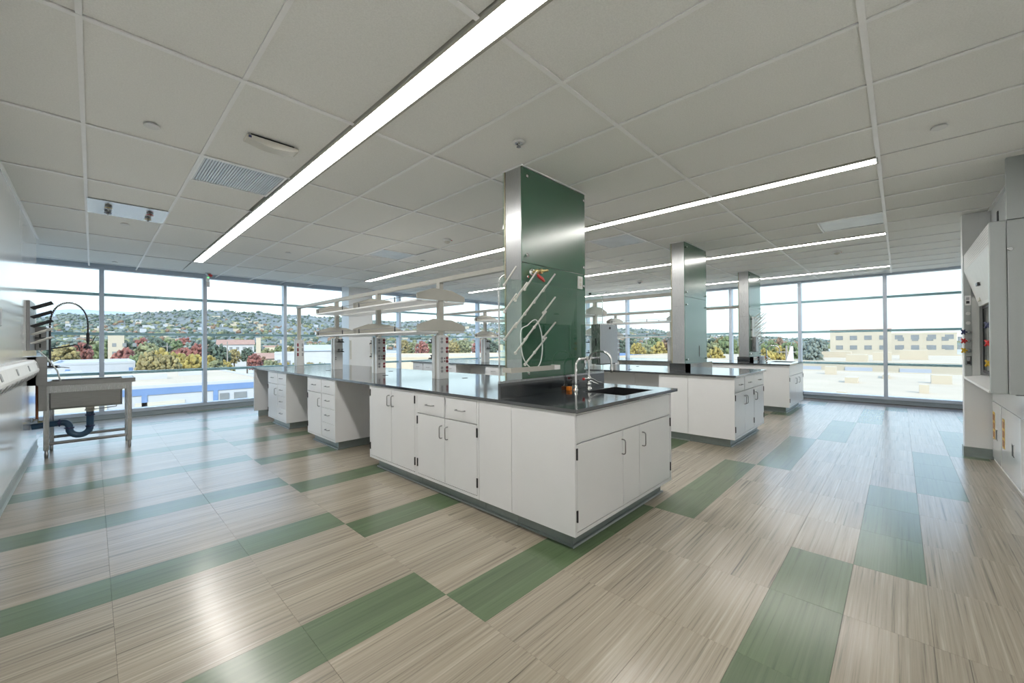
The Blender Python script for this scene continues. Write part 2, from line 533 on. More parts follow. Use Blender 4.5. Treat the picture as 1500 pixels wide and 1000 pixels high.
def window(name, along, fixed, a0, a1, mull, lab):
    """along 'x': wall at y=fixed; along 'y': wall at x=fixed"""
    def B(u0, u1, n0, n1, z0, z1):
        return bx(u0, u1, fixed + n0, fixed + n1, z0, z1) if along == 'x' else bx(fixed + n0, fixed + n1, u0, u1, z0, z1)
    w = struct(B(a0, a1, -0.03, 0.12, 0.0, 0.085).build(name, M['kick_alu'], org=(0, 0, 0)), lab)
    B(a0, a1, -0.05, 0.12, 0.085, 0.15).build('sill', M['alu'], w, bevel=0.004)
    B(a0, a1, -0.02, 0.12, 2.70, 2.79).build('head', M['alu'], w)
    for u in mull:
        o = B(u - 0.032, u + 0.032, -0.06, 0.10, 0.15, 2.74).build('mullion', M['alu'], w, bevel=0.003)
    us = [a0] + list(mull) + [a1]
    zs = [0.15] + list(ZT) + [2.70]
    for i in range(len(us) - 1):
        ua, ub = us[i] + (0.032 if i else 0), us[i + 1] - (0.032 if i + 1 < len(us) - 1 else 0)
        for zt in ZT: B(ua, ub, 0.0, 0.09, zt - 0.024, zt + 0.024).build('transom', M['teal'], w)
        for k in range(4):
            B(ua, ub, 0.035, 0.043, zs[k] + (0.024 if k else 0), zs[k + 1] - (0.024 if k < 3 else 0)).build('pane', M['pane'], w)
    return w


window('window_1', 'x', YF, -2.65, XR - 0.0, [-1.38, 0.117, 1.608, 3.112, 4.61, 6.1, 7.6, 9.1, 10.6], 'long glazed wall looking out to the hills')
window('window_2', 'y', XR, -1.6, YF - 0.03, [-1.27, 0.213, 1.694, 3.18, 4.66, 6.14, 7.6, 9.1], 'glazed wall looking out over the pale flat roofs')
struct(bx(11.56, 11.75, 10.30, 10.5, 0, 2.79).build('trim_3', M['alu'], org=(0, 0, 0)))

# ------------------------------------------------------------------ ceiling fittings
names = ['long bright strip light nearest, over the aisle before the dark worktop', 'ceiling strip light running past the green clad column', 'thin strip light over the middle bench, beyond the steel faced column',
         'thinnest strip light far off, near the window over the roofs']
for (x0, x1, y0, y1), lab in zip(LIGHTS, names):
    t = thing('strip_light', ((x0 + x1) / 2, (y0 + y1) / 2, CE - 0.004), lab, 'ceiling light', 'recessed linear ceiling lights')
    mb = MB()
    for a, b in ((x0 - 0.018, x0), (x1, x1 + 0.018)): mb.box(a, b, y0, y1, CE - 0.004, CE + 0.045)
    for a, b in ((y0 - 0.012, y0), (y1, y1 + 0.012)): mb.box(x0 - 0.018, x1 + 0.018, a, b, CE - 0.004, CE + 0.045)
    mb.box(x0 - 0.018, x1 + 0.018, y0, y1, CE + 0.035, CE + 0.045)
    mb.build('frame', M['rack_beige'], t)
    bx(x0, x1, y0, y1, CE - 0.001, CE + 0.006).build('diffuser', M['lamp'], t)


def vent(h, lab, axis):
    x0, x1, y0, y1 = h
    t = thing('air_diffuser', ((x0 + x1) / 2, (y0 + y1) / 2, CE - 0.003), lab, 'vent', 'square ceiling air diffusers')
    f = 0.016
    mb = MB()
    mb.box(x0, x1, y0, y0 + f, CE - 0.003, CE + 0.02); mb.box(x0, x1, y1 - f, y1, CE - 0.003, CE + 0.02)
    mb.box(x0, x0 + f, y0 + f, y1 - f, CE - 0.003, CE + 0.02); mb.box(x1 - f, x1, y0 + f, y1 - f, CE - 0.003, CE + 0.02)
    mb.build('frame', M['grid'], t)
    bx(x0 + f, x1 - f, y0 + f, y1 - f, CE + 0.03, CE + 0.036).build('back_plate', M['white_plastic'], t)
    k = 0
    n = 30
    for i in range(n):
        if axis == 'y':
            a = x0 + f + (x1 - x0 - 2 * f) * i / n
            mb = MB().box(a + 0.001, a + (x1 - x0 - 2 * f) / n - 0.003, y0 + f, y1 - f, CE + 0.004, CE + 0.014)
        else:
            a = y0 + f + (y1 - y0 - 2 * f) * i / n
            mb = MB().box(x0 + f, x1 - f, a + 0.001, a + (y1 - y0 - 2 * f) / n - 0.003, CE + 0.004, CE + 0.014)
        mb.build('slat', M['louver'], t)


vent(holes[0], 'ribbed metal air diffuser beside the bright strip light, nearest of the diffusers', 'y')
vent(holes[2], 'shiny square air diffuser between the green column and the steel faced column', 'x')
vent(holes[3], 'pale square air diffuser by the far end of a strip light near the fume hood', 'y')
vent(holes[4], 'air diffuser in the ceiling over the shelves, furthest towards the hills window', 'x')
vent(holes[5], 'small looking air diffuser right at the window over the roofs', 'y')

# metal service panel with gas turrets
x0, x1, y0, y1 = holes[1]
t = thing('ceiling_service_panel', (0.27, 5.9, CE - 0.004), 'shiny metal ceiling panel with four small gas fittings above the aisle by the left wall', 'service panel')
bx(x0, x1, y0, y1, CE - 0.002, CE + 0.01).build('plate', M['steel'], t)
for (fx, fy, mk) in ((0.115, 5.80, 'brass'), (0.115, 6.02, 'blue'), (0.43, 5.80, 'red'), (0.43, 6.02, 'brass')):
    o = MB().lathe((fx, fy, CE - 0.002), (0, 0, -1), [(0, 0.028), (0.008, 0.028), (0.009, 0.014), (0.016, 0.014), (0.017, 0.026), (0.023, 0.026), (0.024, 0.014), (0.032, 0.012), (0.034, 0.007), (0.042, 0.006)], 14).build('gas_fitting', M['handle'], t)
    MB().cyl((fx, fy, CE - 0.019), (fx, fy, CE - 0.025), 0.030).build('collar', M[mk], o)

# concealed sprinkler discs
for (dx, dy, lab) in ((0.269, 3.485, 'white disc sprinkler cover in the tile before the ribbed diffuser'), (3.926, -0.205, 'white disc sprinkler cover above the fume hood side of the room'),
                      (0.265, 6.518, 'white disc sprinkler cover just beyond the metal gas panel'), (0.264, 9.606, 'white disc sprinkler cover in the last tiles by the hills window'),
                      (2.097, 6.80, 'small round sprinkler cover beside the far end of the first strip light'), (3.92, 5.88, 'white disc sprinkler cover between the shelves and a strip light'),
                      (6.365, 3.458, 'white disc sprinkler cover beyond the shiny diffuser'), (9.96, 0.55, 'white disc sprinkler cover near the window over the roofs')):
    o = MB().lathe((dx, dy, CE + 0.006), (0, 0, -1), [(0, 0.03), (0.008, 0.03), (0.009, 0.042), (0.013, 0.042), (0.015, 0.039)], 24).build('sprinkler_cover', M['white_plastic'], org=(dx, dy, CE - 0.008))
    tag(o, lab, 'sprinkler', 'sprinkler covers in the ceiling')
# detectors
t = thing('ceiling_sprinkler', (2.10, 1.938, CE - 0.01), 'round recessed sprinkler head with dark centre, in front of the green column', 'sprinkler')
MB().lathe((2.10, 1.938, CE + 0.005), (0, 0, -1), [(0, 0.02), (0.006, 0.045), (0.012, 0.045), (0.014, 0.036), (0.011, 0.030)], 24).build('ring', M['white_plastic'], t)
o = MB().lathe((2.10, 1.938, CE - 0.004), (0, 0, -1), [(0, 0.028), (0.006, 0.027), (0.014, 0.012), (0.026, 0.008), (0.028, 0.016), (0.030, 0.016)], 16).build('nozzle', M['steel'], t)
MB().cyl((2.085, 1.938, CE - 0.008), (2.085, 1.938, CE - 0.022), 0.006).build('bulb', M['dark_metal'], o)
for (dx, dy, lab) in ((3.367, 4.453, 'white dome smoke detector on the ceiling left of the green column'), (8.818, 4.342, 'dome smoke detector far off between the two far strip lights'), (8.178, 0.701, 'dark rimmed dome detector beside the last strip lights')):
    t = thing('smoke_detector', (dx, dy, CE - 0.055), lab, 'smoke detector', 'ceiling detectors')
    MB().lathe((dx, dy, CE + 0.004), (0, 0, -1), [(0, 0.055), (0.012, 0.055), (0.026, 0.050), (0.030, 0.046)], 24).build('base', M['white_plastic'], t)
    MB().lathe((dx, dy, CE - 0.024), (0, 0, -1), [(0, 0.040), (0.012, 0.036), (0.022, 0.026), (0.030, 0.012), (0.032, 0.004)], 20).build('dome', M['cream_plastic' if dx < 8.5 else 'grey_plastic'], t)
    bx(dx + 0.03, dx + 0.048, dy - 0.054, dy - 0.045, CE - 0.018, CE - 0.010).build('indicator', M['red'], t)
# curved white box (access point) under the ceiling
t = thing('ceiling_alarm_box', (0.88, 3.19, CE - 0.05), 'white curved box hung under the ceiling before the ribbed diffuser', 'alarm')
def _arc(y, z): return z
mb = MB(); n = 12
for s in range(n):
    a0, a1 = s / n, (s + 1) / n
    X0, X1 = 0.725 + 0.31 * a0, 0.725 + 0.31 * a1
    z0, z1 = CE - 0.028 - 0.026 * math.sin(PI * a0), CE - 0.028 - 0.026 * math.sin(PI * a1)
    mb.add([(X0, 3.14, z0), (X1, 3.14, z1), (X1, 3.235, z1), (X0, 3.235, z0), (X0, 3.14, CE - 0.008), (X1, 3.14, CE - 0.008), (X1, 3.235, CE - 0.008), (X0, 3.235, CE - 0.008)],
           [(0, 3, 2, 1), (4, 5, 6, 7), (0, 1, 5, 4), (2, 3, 7, 6)])
mb.box(0.72, 0.7255, 3.14, 3.235, CE - 0.03, CE - 0.008); mb.box(1.0345, 1.04, 3.14, 3.235, CE - 0.03, CE - 0.008)
mb.build('housing', M['cream_plastic'], t)
bx(0.745, 1.015, 3.148, 3.225, CE - 0.010, CE + 0.004).build('mounting_plate', M['black_rubber'], t)
bx(0.728, 0.745, 3.134, 3.140, CE - 0.028, CE - 0.014).build('badge', M['blue'], t)
# small hanging unit at the window
t = thing('ceiling_sensor', (1.583, 9.81, CE - 0.26), 'small ceiling unit with red tip and tag hanging at the hills window', 'sensor')
MB().lathe((1.583, 9.81, CE + 0.002), (0, 0, -1), [(0, 0.05), (0.012, 0.05), (0.03, 0.03), (0.05, 0.03)], 18).build('mount', M['steel'], t)
MB().lathe((1.60, 9.80, CE - 0.03), (0.5, -0.6, -0.4), [(0, 0.026), (0.05, 0.026), (0.055, 0.018)], 14).build('lens', M['red'], t)
bx(1.548, 1.602, 9.80, 9.815, CE - 0.16, CE - 0.06).build('body', M['white_plastic'], t)
bx(1.565, 1.598, 9.795, 9.80, CE - 0.10, CE - 0.075).build('status_lamp', M['led'], t)
bx(1.553, 1.607, 9.804, 9.808, CE - 0.27, CE - 0.165).build('hanging_tag', M['white_plastic'], t)

# ------------------------------------------------------------------ cabinets
ZC0, ZC1 = 0.105, 0.876


def fmap(face, p):
    if face == 'x': return lambda u, n, z: (p - n, u, z)        # looks towards -X, u = y
    return lambda u, n, z: (u, p - n, z)                         # looks towards -Y, u = x


def ubox(mb, fn, u0, u1, n0, n1, z0, z1):
    a = fn(u0, n0, z0); b = fn(u1, n1, z1)
    return mb.box(a[0], b[0], a[1], b[1], a[2], b[2])


def pull(fn, u, z, vertical, L_=0.105):
    r, d = 0.0045, 0.030
    h = L_ / 2
    prof = [(-h, 0.0), (-h, d * 0.6), (-h + 0.006, d * 0.92), (-h + 0.016, d), (h - 0.016, d), (h - 0.006, d * 0.92), (h, d * 0.6), (h, 0.0)]
    pts = [fn(u, n, z + s) if vertical else fn(u + s, n, z) for s, n in prof]
    return MB().tube(pts, r, 8)


def cabinet(name, label, face, p, u0, u1, depth, fronts, kick=(True, True, True), kin=0.07, hollow=False):
    """fronts: (kind, ua, ub, za, zb, handle (u, z, vertical) or None, hinge u or None)"""
    fn = fmap(face, p)
    c = fn((u0 + u1) / 2, -depth / 2, 0)
    t = thing(name, c, label, 'cabinet', 'laboratory base cabinets')
    mb = MB()
    fr = 0.018
    if fronts:
        if hollow:
            ubox(mb, fn, u0, u1, -depth, -fr, ZC0, 0.645)
            ubox(mb, fn, u0, u0 + 0.03, -depth, -fr, 0.645, ZC1); ubox(mb, fn, u1 - 0.03, u1, -depth, -fr, 0.645, ZC1)
            ubox(mb, fn, u0 + 0.03, u1 - 0.03, -fr - 0.015, -fr, 0.645, ZC1); ubox(mb, fn, u0 + 0.03, u1 - 0.03, -depth, -depth + 0.015, 0.645, ZC1)
        else:
            ubox(mb, fn, u0, u1, -depth, -fr, ZC0, ZC1)
        for (a, b, z0, z1) in ((u0, u0 + 0.020, ZC0, ZC1), (u1 - 0.020, u1, ZC0, ZC1), (u0 + 0.020, u1 - 0.020, ZC1 - 0.014, ZC1), (u0 + 0.020, u1 - 0.020, ZC0, ZC0 + 0.024)):
            ubox(mb, fn, a, b, -fr, 0, z0, z1)
    else:
        ubox(mb, fn, u0 + 0.001, u1 - 0.001, -depth, 0, ZC0, ZC1)
    mb.build('carcass', M['cabinet'], t)
    mb = MB()
    k0 = kin if kick[0] else 0.0; k1 = kin if kick[1] else 0.0
    ubox(mb, fn, u0 + k0, u1 - k1, -depth + (0 if kick[2] else 0), -kin, 0, ZC0)
    ubox(mb, fn, u0 + k0 - (0.012 if kick[0] else 0), u1 - k1 + (0.012 if kick[1] else 0), -depth, -kin + 0.012, 0, 0.014)
    tk = mb.build('toe_kick', M['kick'], t)
    mb = MB()
    ubox(mb, fn, u0 + k0 - (0.016 if kick[0] else 0), u1 - k1 + (0.016 if kick[1] else 0), -kin + 0.012, -kin + 0.017, 0, 0.010)
    mb.build('cove_edge', M['hood'], tk)
    for (kind, ua, ub, za, zb, hd, hg) in fronts:
        g = 0.0026
        o = ubox(MB(), fn, ua + g, ub - g, -fr + 0.002, 0.001, za + g, zb - g).build(kind, M['cabinet'], t, bevel=0.0012)
        if hd: pull(fn, *hd).build('handle', M['handle'], o)
        if hg is not None:
            s = 0.007
            for zz in (za + 0.10, zb - 0.06 if zb - za < 0.6 else zb - 0.065):
                mbh = MB()
                ubox(mbh, fn, hg - s, hg + s, -0.003, 0.006, zz - 0.036, zz + 0.036)
                mbh.cyl(fn(hg, 0.004, zz - 0.036), fn(hg, 0.004, zz + 0.036), 0.0055, n=8)
                mbh.build('hinge', M['dark_metal'], o)
    return t


def two_drawer_two_door(label, face, p, u0, u1, depth, **kw):
    m = (u0 + u1) / 2
    a, b = u0 + 0.020, u1 - 0.020
    return cabinet('base_cabinet', label, face, p, u0, u1, depth, [
        ('drawer', a, m - 0.012, 0.685, 0.862, ((a + m) / 2 - 0.01, 0.772, False), None),
        ('drawer', m + 0.012, b, 0.685, 0.862, ((b + m) / 2, 0.772, False), None),
        ('door', a, m, 0.131, 0.680, (m - 0.040, 0.561, True), a),
        ('door', m, b, 0.131, 0.680, (m + 0.040, 0.561, True), b)], **kw)


def drawer_stack(label, p, u0, u1, depth, **kw):
    m = u0 + 0.425
    a, b = u0 + 0.014, u1 - 0.014
    mu = (a + m) / 2
    zs = [0.131, 0.318, 0.502, 0.686, 0.862]
    fr = [('drawer', a, m - 0.006, zs[k], zs[k + 1], (mu, (zs[k] + zs[k + 1]) / 2 + 0.01, False), None) for k in range(4)]
    fr += [('drawer', m + 0.006, b, 0.686, 0.862, ((m + b) / 2, 0.78, False), None), ('door', m + 0.006, b, 0.131, 0.680, (m + 0.055, 0.56, True), b)]
    return cabinet('base_cabinet', label, 'x', p, u0, u1, depth, fr, **kw)


def sink_end(dx, label):
    X0, X1 = 2.072 + dx, 3.532 + dx
    return cabinet('sink_cabinet', label, 'y', 1.457, X0, X1, 0.543, [
        ('apron_panel', X0 + 0.020, X1 - 0.028, 0.683, 0.862, None, None),
        ('door', X0 + 0.020, X0 + 0.602, 0.131, 0.678, (X0 + 0.585, 0.561, True), X0 + 0.020),
        ('centre_panel', X0 + 0.602, X0 + 0.857, 0.131, 0.678, None, None),
        ('door', X0 + 0.857, X1 - 0.028, 0.131, 0.678, (X0 + 0.906, 0.561, True), X1 - 0.028)], hollow=True)


# bench one (nearest)
sink_end(0, 'white sink cabinet with two doors at the near corner of the front bench')
cabinet('filler_cabinet', 'plain white panelled unit behind the sink cabinet on the front bench', 'x', 2.072, 2.003, 2.350, 1.46, [], kick=(False, False, False))
two_drawer_two_door('white front bench cabinet with two drawers over two doors', 'x', 2.072, 2.353, 3.222, 1.46, kick=(False, False, False))
cabinet('base_cabinet', 'white front bench cabinet with two tall doors and no drawers', 'x', 2.072, 3.225, 4.125, 1.46, [
    ('door', 3.245, 3.665, 0.131, 0.864, (3.625, 0.748, True), 3.245), ('door', 3.665, 4.105, 0.131, 0.864, (3.705, 0.748, True), 4.105)], kick=(False, True, False))
drawer_stack('white four drawer cabinet standing alone under the front worktop, nearer of the two', 2.072, 5.02, 5.935, 0.76)
drawer_stack('white four drawer cabinet standing alone under the front worktop, further of the two', 2.072, 6.83, 7.75, 0.76)
t = thing('support_panel', (2.8, 8.62, 0), 'grey white end support panel at the far end of the front bench', 'panel')
bx(2.072, 3.532, 8.59, 8.64, ZC0, ZC1).build('panel', M['cabinet'], t)
bx(2.142, 3.46, 8.595, 8.635, 0, ZC0).build('toe_kick', M['kick'], t)
for (y0, y1, lab) in ((4.127, 5.018, 'back panel of the first knee space under the front worktop'), (5.937, 6.828, 'back panel of the middle knee space under the front worktop'), (7.752, 8.588, 'back panel of the last knee space under the front worktop')):
    tag(bx(2.80, 2.83, y0, y1, 0.0, ZC1).build('knee_panel', M['cabinet']), lab, 'panel', 'knee space back panels')
# bench two
B2 = 5.465
cabinet('base_cabinet', 'white end cabinet of the middle bench with two drawers over two doors', 'y', 1.465, B2, 6.372, 0.56, [
    ('drawer', B2 + 0.020, 5.905, 0.685, 0.862, (5.70, 0.772, False), None), ('drawer', 5.925, 6.36, 0.685, 0.862, (6.13, 0.772, False), None),
    ('door', B2 + 0.020, 5.915, 0.131, 0.680, (5.875, 0.561, True), B2 + 0.020), ('door', 5.915, 6.36, 0.131, 0.680, (5.955, 0.561, True), 6.36)], kick=(True, False, True))
cabinet('base_cabinet', 'narrow white end cabinet of the middle bench with one drawer and one door', 'y', 1.465, 6.375, 6.93, 0.56, [
    ('drawer', 6.395, 6.912, 0.685, 0.862, (6.66, 0.772, False), None), ('door', 6.395, 6.912, 0.131, 0.680, (6.44, 0.561, True), 6.912)], kick=(False, True, True))
cabinet('filler_cabinet', 'plain white panelled unit behind the end cabinets of the middle bench', 'x', B2, 2.028, 2.42, 1.46, [], kick=(False, True, False))
two_drawer_two_door('middle bench cabinet hidden mostly behind the green column, nearer one', 'x', B2, 4.13, 5.05, 1.46)
two_drawer_two_door('middle bench cabinet seen just left of the glass shield, with two drawers', 'x', B2, 5.08, 6.0, 1.46)
two_drawer_two_door('middle bench cabinet beyond the grey knee space, behind the front service tower', 'x', B2, 6.94, 7.77, 1.46, kick=(True, False, True))
two_drawer_two_door('furthest cabinet of the middle bench with two drawers, left of the service tower', 'x', B2, 7.775, 8.63, 1.46, kick=(False, True, True))
for (y0, y1, lab) in ((2.425, 2.97, 'grey knee space panel of the middle bench right beside the panelled unit'), (2.975, 4.125, 'grey knee space panel of the middle bench seen past the paper dispenser'),
                      (6.003, 6.34, 'grey knee space panel of the middle bench left of the glass shield, nearer half'), (6.345, 6.937, 'grey knee space panel of the middle bench left of the glass shield, further half')):
    tag(bx(B2 + 0.40, B2 + 0.43, y0, y1, 0, ZC1).build('knee_panel', M['cabinet']), lab, 'panel', 'knee space back panels')
# bench three
B3 = 8.83
sink_end(B3 - 2.072, 'white sink cabinet at the end of the far bench by the window')
cabinet('filler_cabinet', 'plain white panelled unit of the far bench behind its sink cabinet', 'x', B3, 2.003, 2.80, 1.46, [], kick=(False, True, False))
two_drawer_two_door('far bench cabinet with two drawers, seen over the middle worktop', 'x', B3, 4.9, 5.8, 1.46)
two_drawer_two_door('furthest cabinet of the far bench towards the hills window', 'x', B3, 7.7, 8.63, 1.46)
for (y0, y1, lab) in ((2.805, 4.895, 'grey knee space panel of the far bench, nearer one'), (5.805, 7.695, 'grey knee space panel of the far bench, further one')):
    tag(bx(B3 + 0.40, B3 + 0.43, y0, y1, 0, ZC1).build('knee_panel', M['cabinet']), lab, 'panel', 'knee space back panels')

# ------------------------------------------------------------------ worktops
CT = 0.901


def worktop(x0, x1, y0, y1, hole, lab, slots):
    mb = MB()
    if hole:
        hx0, hx1, hy0, hy1 = hole
        vs = []
        O = [(x0, y0), (x1, y0), (x1, y1), (x0, y1)]; I = [(hx0, hy0), (hx1, hy0), (hx1, hy1), (hx0, hy1)]
        for z in (ZC1, CT):
            vs += [(a, b, z) for a, b in O] + [(a, b, z) for a, b in I]
        fs = []
        for i in range(4):
            j = (i + 1) % 4
            fs += [(i, 4 + i, 4 + j, j), (8 + i, 8 + j, 12 + j, 12 + i), (i, j, 8 + j, 8 + i), (4 + i, 12 + i, 12 + j, 4 + j)]
        mb.add(vs, fs)
    else:
        mb.box(x0, x1, y0, y1, ZC1, CT)
    o = mb.build('worktop', M['counter'], bevel=0.003)
    tag(o, lab, 'worktop', 'black laboratory worktops')
    for (sx, sy) in slots:
        bx(sx - 0.035, sx + 0.035, sy - 0.012, sy + 0.012, CT, CT + 0.003).build('cable_slot', M['black_rubber'], o)
    return o


HOLE = (2.865, 3.385, 1.545, 1.935)
wt1 = worktop(2.062, 3.632, 1.435, 8.67, HOLE, 'black worktop with a sink on the nearest bench', [(3.11, 3.78), (3.18, 5.65), (2.71, 4.95), (2.62, 6.61), (2.55, 8.26)])
wt2 = worktop(5.44, 7.0, 1.44, 8.67, None, 'black worktop of the middle bench carrying the steel faced column', [(5.75, 3.0), (6.6, 3.3), (5.8, 5.2)])
wt3 = worktop(8.80, 10.36, 1.44, 8.67, (9.62, 10.14, 1.545, 1.935), 'black worktop of the furthest bench next to the roofs window', [])


def basin(hole, lab):
    x0, x1, y0, y1 = hole
    w = 0.012
    t = thing('sink_basin', ((x0 + x1) / 2, (y0 + y1) / 2, 0.66), lab, 'sink', 'black drop in sinks')
    mb = MB()
    g = 0.002
    x0 += g; x1 -= g; y0 += g; y1 -= g
    zb, zt = 0.66, 0.900
    mb.box(x0, x1, y0, y1, zb, zb + w)
    mb.box(x0, x0 + w, y0, y1, zb + w, zt); mb.box(x1 - w, x1, y0, y1, zb + w, zt)
    mb.box(x0 + w, x1 - w, y0, y0 + w, zb + w, zt); mb.box(x0 + w, x1 - w, y1 - w, y1, zb + w, zt)
    mb.build('bowl', M['black_rubber'], t)
    MB().lathe(((x0 + x1) / 2, (y0 + y1) / 2, zb + w), (0, 0, 1), [(0, 0.04), (0.003, 0.04), (0.003, 0.02)], 16).build('drain', M['chrome'], t)


basin(HOLE, 'black sink sunk into the nearest worktop')
basin((9.62, 10.14, 1.545, 1.935), 'black sink sunk into the furthest worktop')

# ------------------------------------------------------------------ clad columns
def bolts(t, pts, y):
    for (x, z) in pts:
        MB().lathe((x, y, z), (0, -1, 0), [(0, 0.009), (0.010, 0.009), (0.011, 0.013), (0.016, 0.013), (0.018, 0.009)], 14).build('bolt', M['chrome'], t)


def clad_column(x0, lab, w=0.90, plinth=True):
    x1 = x0 + w
    t = thing('clad_column', ((x0 + x1) / 2, 2.26, CT), lab, 'column', 'clad utility columns on the benches')
    bx(x0 + 0.006, x1 - 0.006, 2.19, 2.36, CT, CE + 0.004).build('core', M['grey_plastic'], t)
    bx(x0, x0 + 0.006, 2.178, 2.362, CT, 1.826).build('steel_side', M['steel'], t)
    bx(x0, x0 + 0.006, 2.178, 2.362, 1.828, CE + 0.002).build('steel_side', M['steel'], t)
    bx(x1 - 0.006, x1, 2.178, 2.362, CT, CE + 0.002).build('steel_side', M['steel'], t)
    bx(x0, x1, 2.172, 2.178, CT + 0.004, 1.963).build('glass_panel', M['green_glass'], t, bevel=0.001)
    bx(x0, x1, 2.172, 2.178, 1.966, CE - 0.006).build('glass_panel', M['green_glass'], t, bevel=0.001)
    bx(x0 - 0.012, x1 + 0.012, 2.364, 2.372, CT + 0.004, CE - 0.006).build('rear_glass_panel', M['clear'], t)
    bx(x0 - 0.004, x0, 2.352, 2.364, CT, CE).build('edge_trim', M['trim_bronze'], t)
    bolts(t, [(x0 + 0.058, 2.665), (x1 - 0.035, 2.667), (x0 + 0.055, 2.026), (x1 - 0.04, 2.03), (x0 + 0.058, 1.85), (x1 - 0.04, 1.851), (x0 + 0.06, 1.068), (x1 - 0.04, 1.07)], 2.172)
    # ceiling collar
    mb = MB()
    mb.box(x0 - 0.012, x1 + 0.012, 2.158, 2.170, CE - 0.006, CE + 0.004); mb.box(x0 - 0.012, x0 - 0.001, 2.170, 2.375, CE - 0.006, CE + 0.004); mb.box(x1 + 0.001, x1 + 0.012, 2.170, 2.375, CE - 0.006, CE + 0.004)
    mb.build('ceiling_collar', M['grid'], t)
    if plinth:
        bx(x0 - 0.03, x0 - 0.001, 2.10, 2.385, CT, CT + 0.115).build('plinth', M['counter'], t)
        bx(x0 - 0.03, x1 + 0.02, 2.10, 2.160, CT, CT + 0.115).build('plinth', M['counter'], t)
    return t


c1 = clad_column(2.38, 'tall green glass and steel column rising from the nearest worktop', plinth=False)
c2 = clad_column(5.775, 'glass and steel clad column on the middle worktop', 0.88)
c3 = clad_column(9.14, 'glass and steel clad column on the furthest worktop', 0.92)
# L shaped pull on column two
t = MB()
t.box(6.33, 6.338, 2.166, 2.172, 1.10, 1.26); t.box(6.338, 6.36, 2.166, 2.172, 1.10, 1.108)
t.build('corner_mark', M['handle'], c2)

# curb and shield behind sink one
tag(bx(2.064, 3.50, 2.105, 2.130, CT, 1.018).build('backsplash', M['counter'], bevel=0.002), 'low black curb under the glass shield behind the nearest sink', 'curb')
t = thing('glass_shield', (2.78, 2.117, 1.02), 'clear glass splash shield standing behind the nearest sink', 'shield')
bx(2.07, 3.50, 2.113, 2.121, 1.032, 1.80).build('pane', M['clear'], t)
bx(2.064, 3.50, 2.107, 2.128, 1.018, 1.034).build('channel', M['steel'], t)
for xx, lab in ((2.068, None), (3.500, None)):
    pts = [(xx, 2.117, 1.034), (xx, 2.117, 1.76), (xx + 0.004, 2.11, 1.785), (xx + 0.014, 2.10, 1.805), (xx + 0.03, 2.088, 1.815)]
    MB().tube(pts, 0.006 if xx < 3 else 0.004, 8).build('end_post', M['chrome'], t)
MB().cyl((3.262, 2.113, 1.778), (3.262, 2.098, 1.778), 0.010).build('clamp', M['black_rubber'], t)


def peg_rack(dx, yb, base, lab, xs, tray=True, n=6):
    """pegs leaning up and out over the sink from bosses on a clear board"""
    t = thing('drying_rack', (dx + 2.42, yb, 1.1), lab, 'drying rack', 'peg drying racks over the sinks')
    for k, x in enumerate(xs):
        zs = [1.743, 1.547, 1.342] if k % 2 == 0 else [1.641, 1.44, 1.24]
        if k >= 2: zs = zs if k % 2 else [1.743 - 0.01, 1.54, 1.342, 1.15]
        if k == 4: zs = [1.743, 1.56, 1.36]
        for z in zs:
            p0 = Vector((dx + x, yb - 0.002, z)); d = Vector((-0.012, -0.135, 0.118))
            o = MB().tube([p0 - d * 0.03, p0 + d * 0.5, p0 + d * 1.0], 0.0075, 8, 0.0062).build('peg', M['peg'], t)
            MB().lathe(p0, (0, -1, 0), [(-0.004, 0.013), (0.006, 0.013), (0.010, 0.008)], 10).build('boss', M['peg'], o)
    return t


XS = (2.105, 2.22, 2.328, 2.44, 2.555)
pr1 = peg_rack(0, 2.100, None, 'rack of slanting ivory drying pegs on the shield behind the nearest sink', XS)
bx(2.085, 2.60, 2.103, 2.109, 1.19, 1.80).build('clear_board', M['clear'], pr1)
t = thing('drip_tray', (2.36, 2.06, 1.09), 'cream drip tray under the pegs of the nearest drying rack', 'tray')
mb = MB()
mb.box(2.085, 2.66, 2.02, 2.100, 1.100, 1.104); mb.box(2.085, 2.66, 2.014, 2.020, 1.098, 1.135); mb.box(2.085, 2.09, 2.02, 2.1, 1.104, 1.135); mb.box(2.655, 2.66, 2.02, 2.1, 1.104, 1.135)
mb.build('trough', M['rack_beige'], t)
bx(2.59, 2.662, 2.010, 2.014, 1.099, 1.134).build('end_cap', M['white_plastic'], t)
MB().tube(smooth([(2.34, 2.085, 1.45), (2.44, 2.08, 1.50), (2.50, 2.075, 1.40), (2.505, 2.07, 1.25), (2.46, 2.065, 1.14), (2.37, 2.07, 1.12), (2.28, 2.07, 1.2), (2.25, 2.07, 1.33), (2.27, 2.08, 1.42), (2.34, 2.085, 1.45)]), 0.0045, 8).build('drain_hose', M['clear_tube'], t)
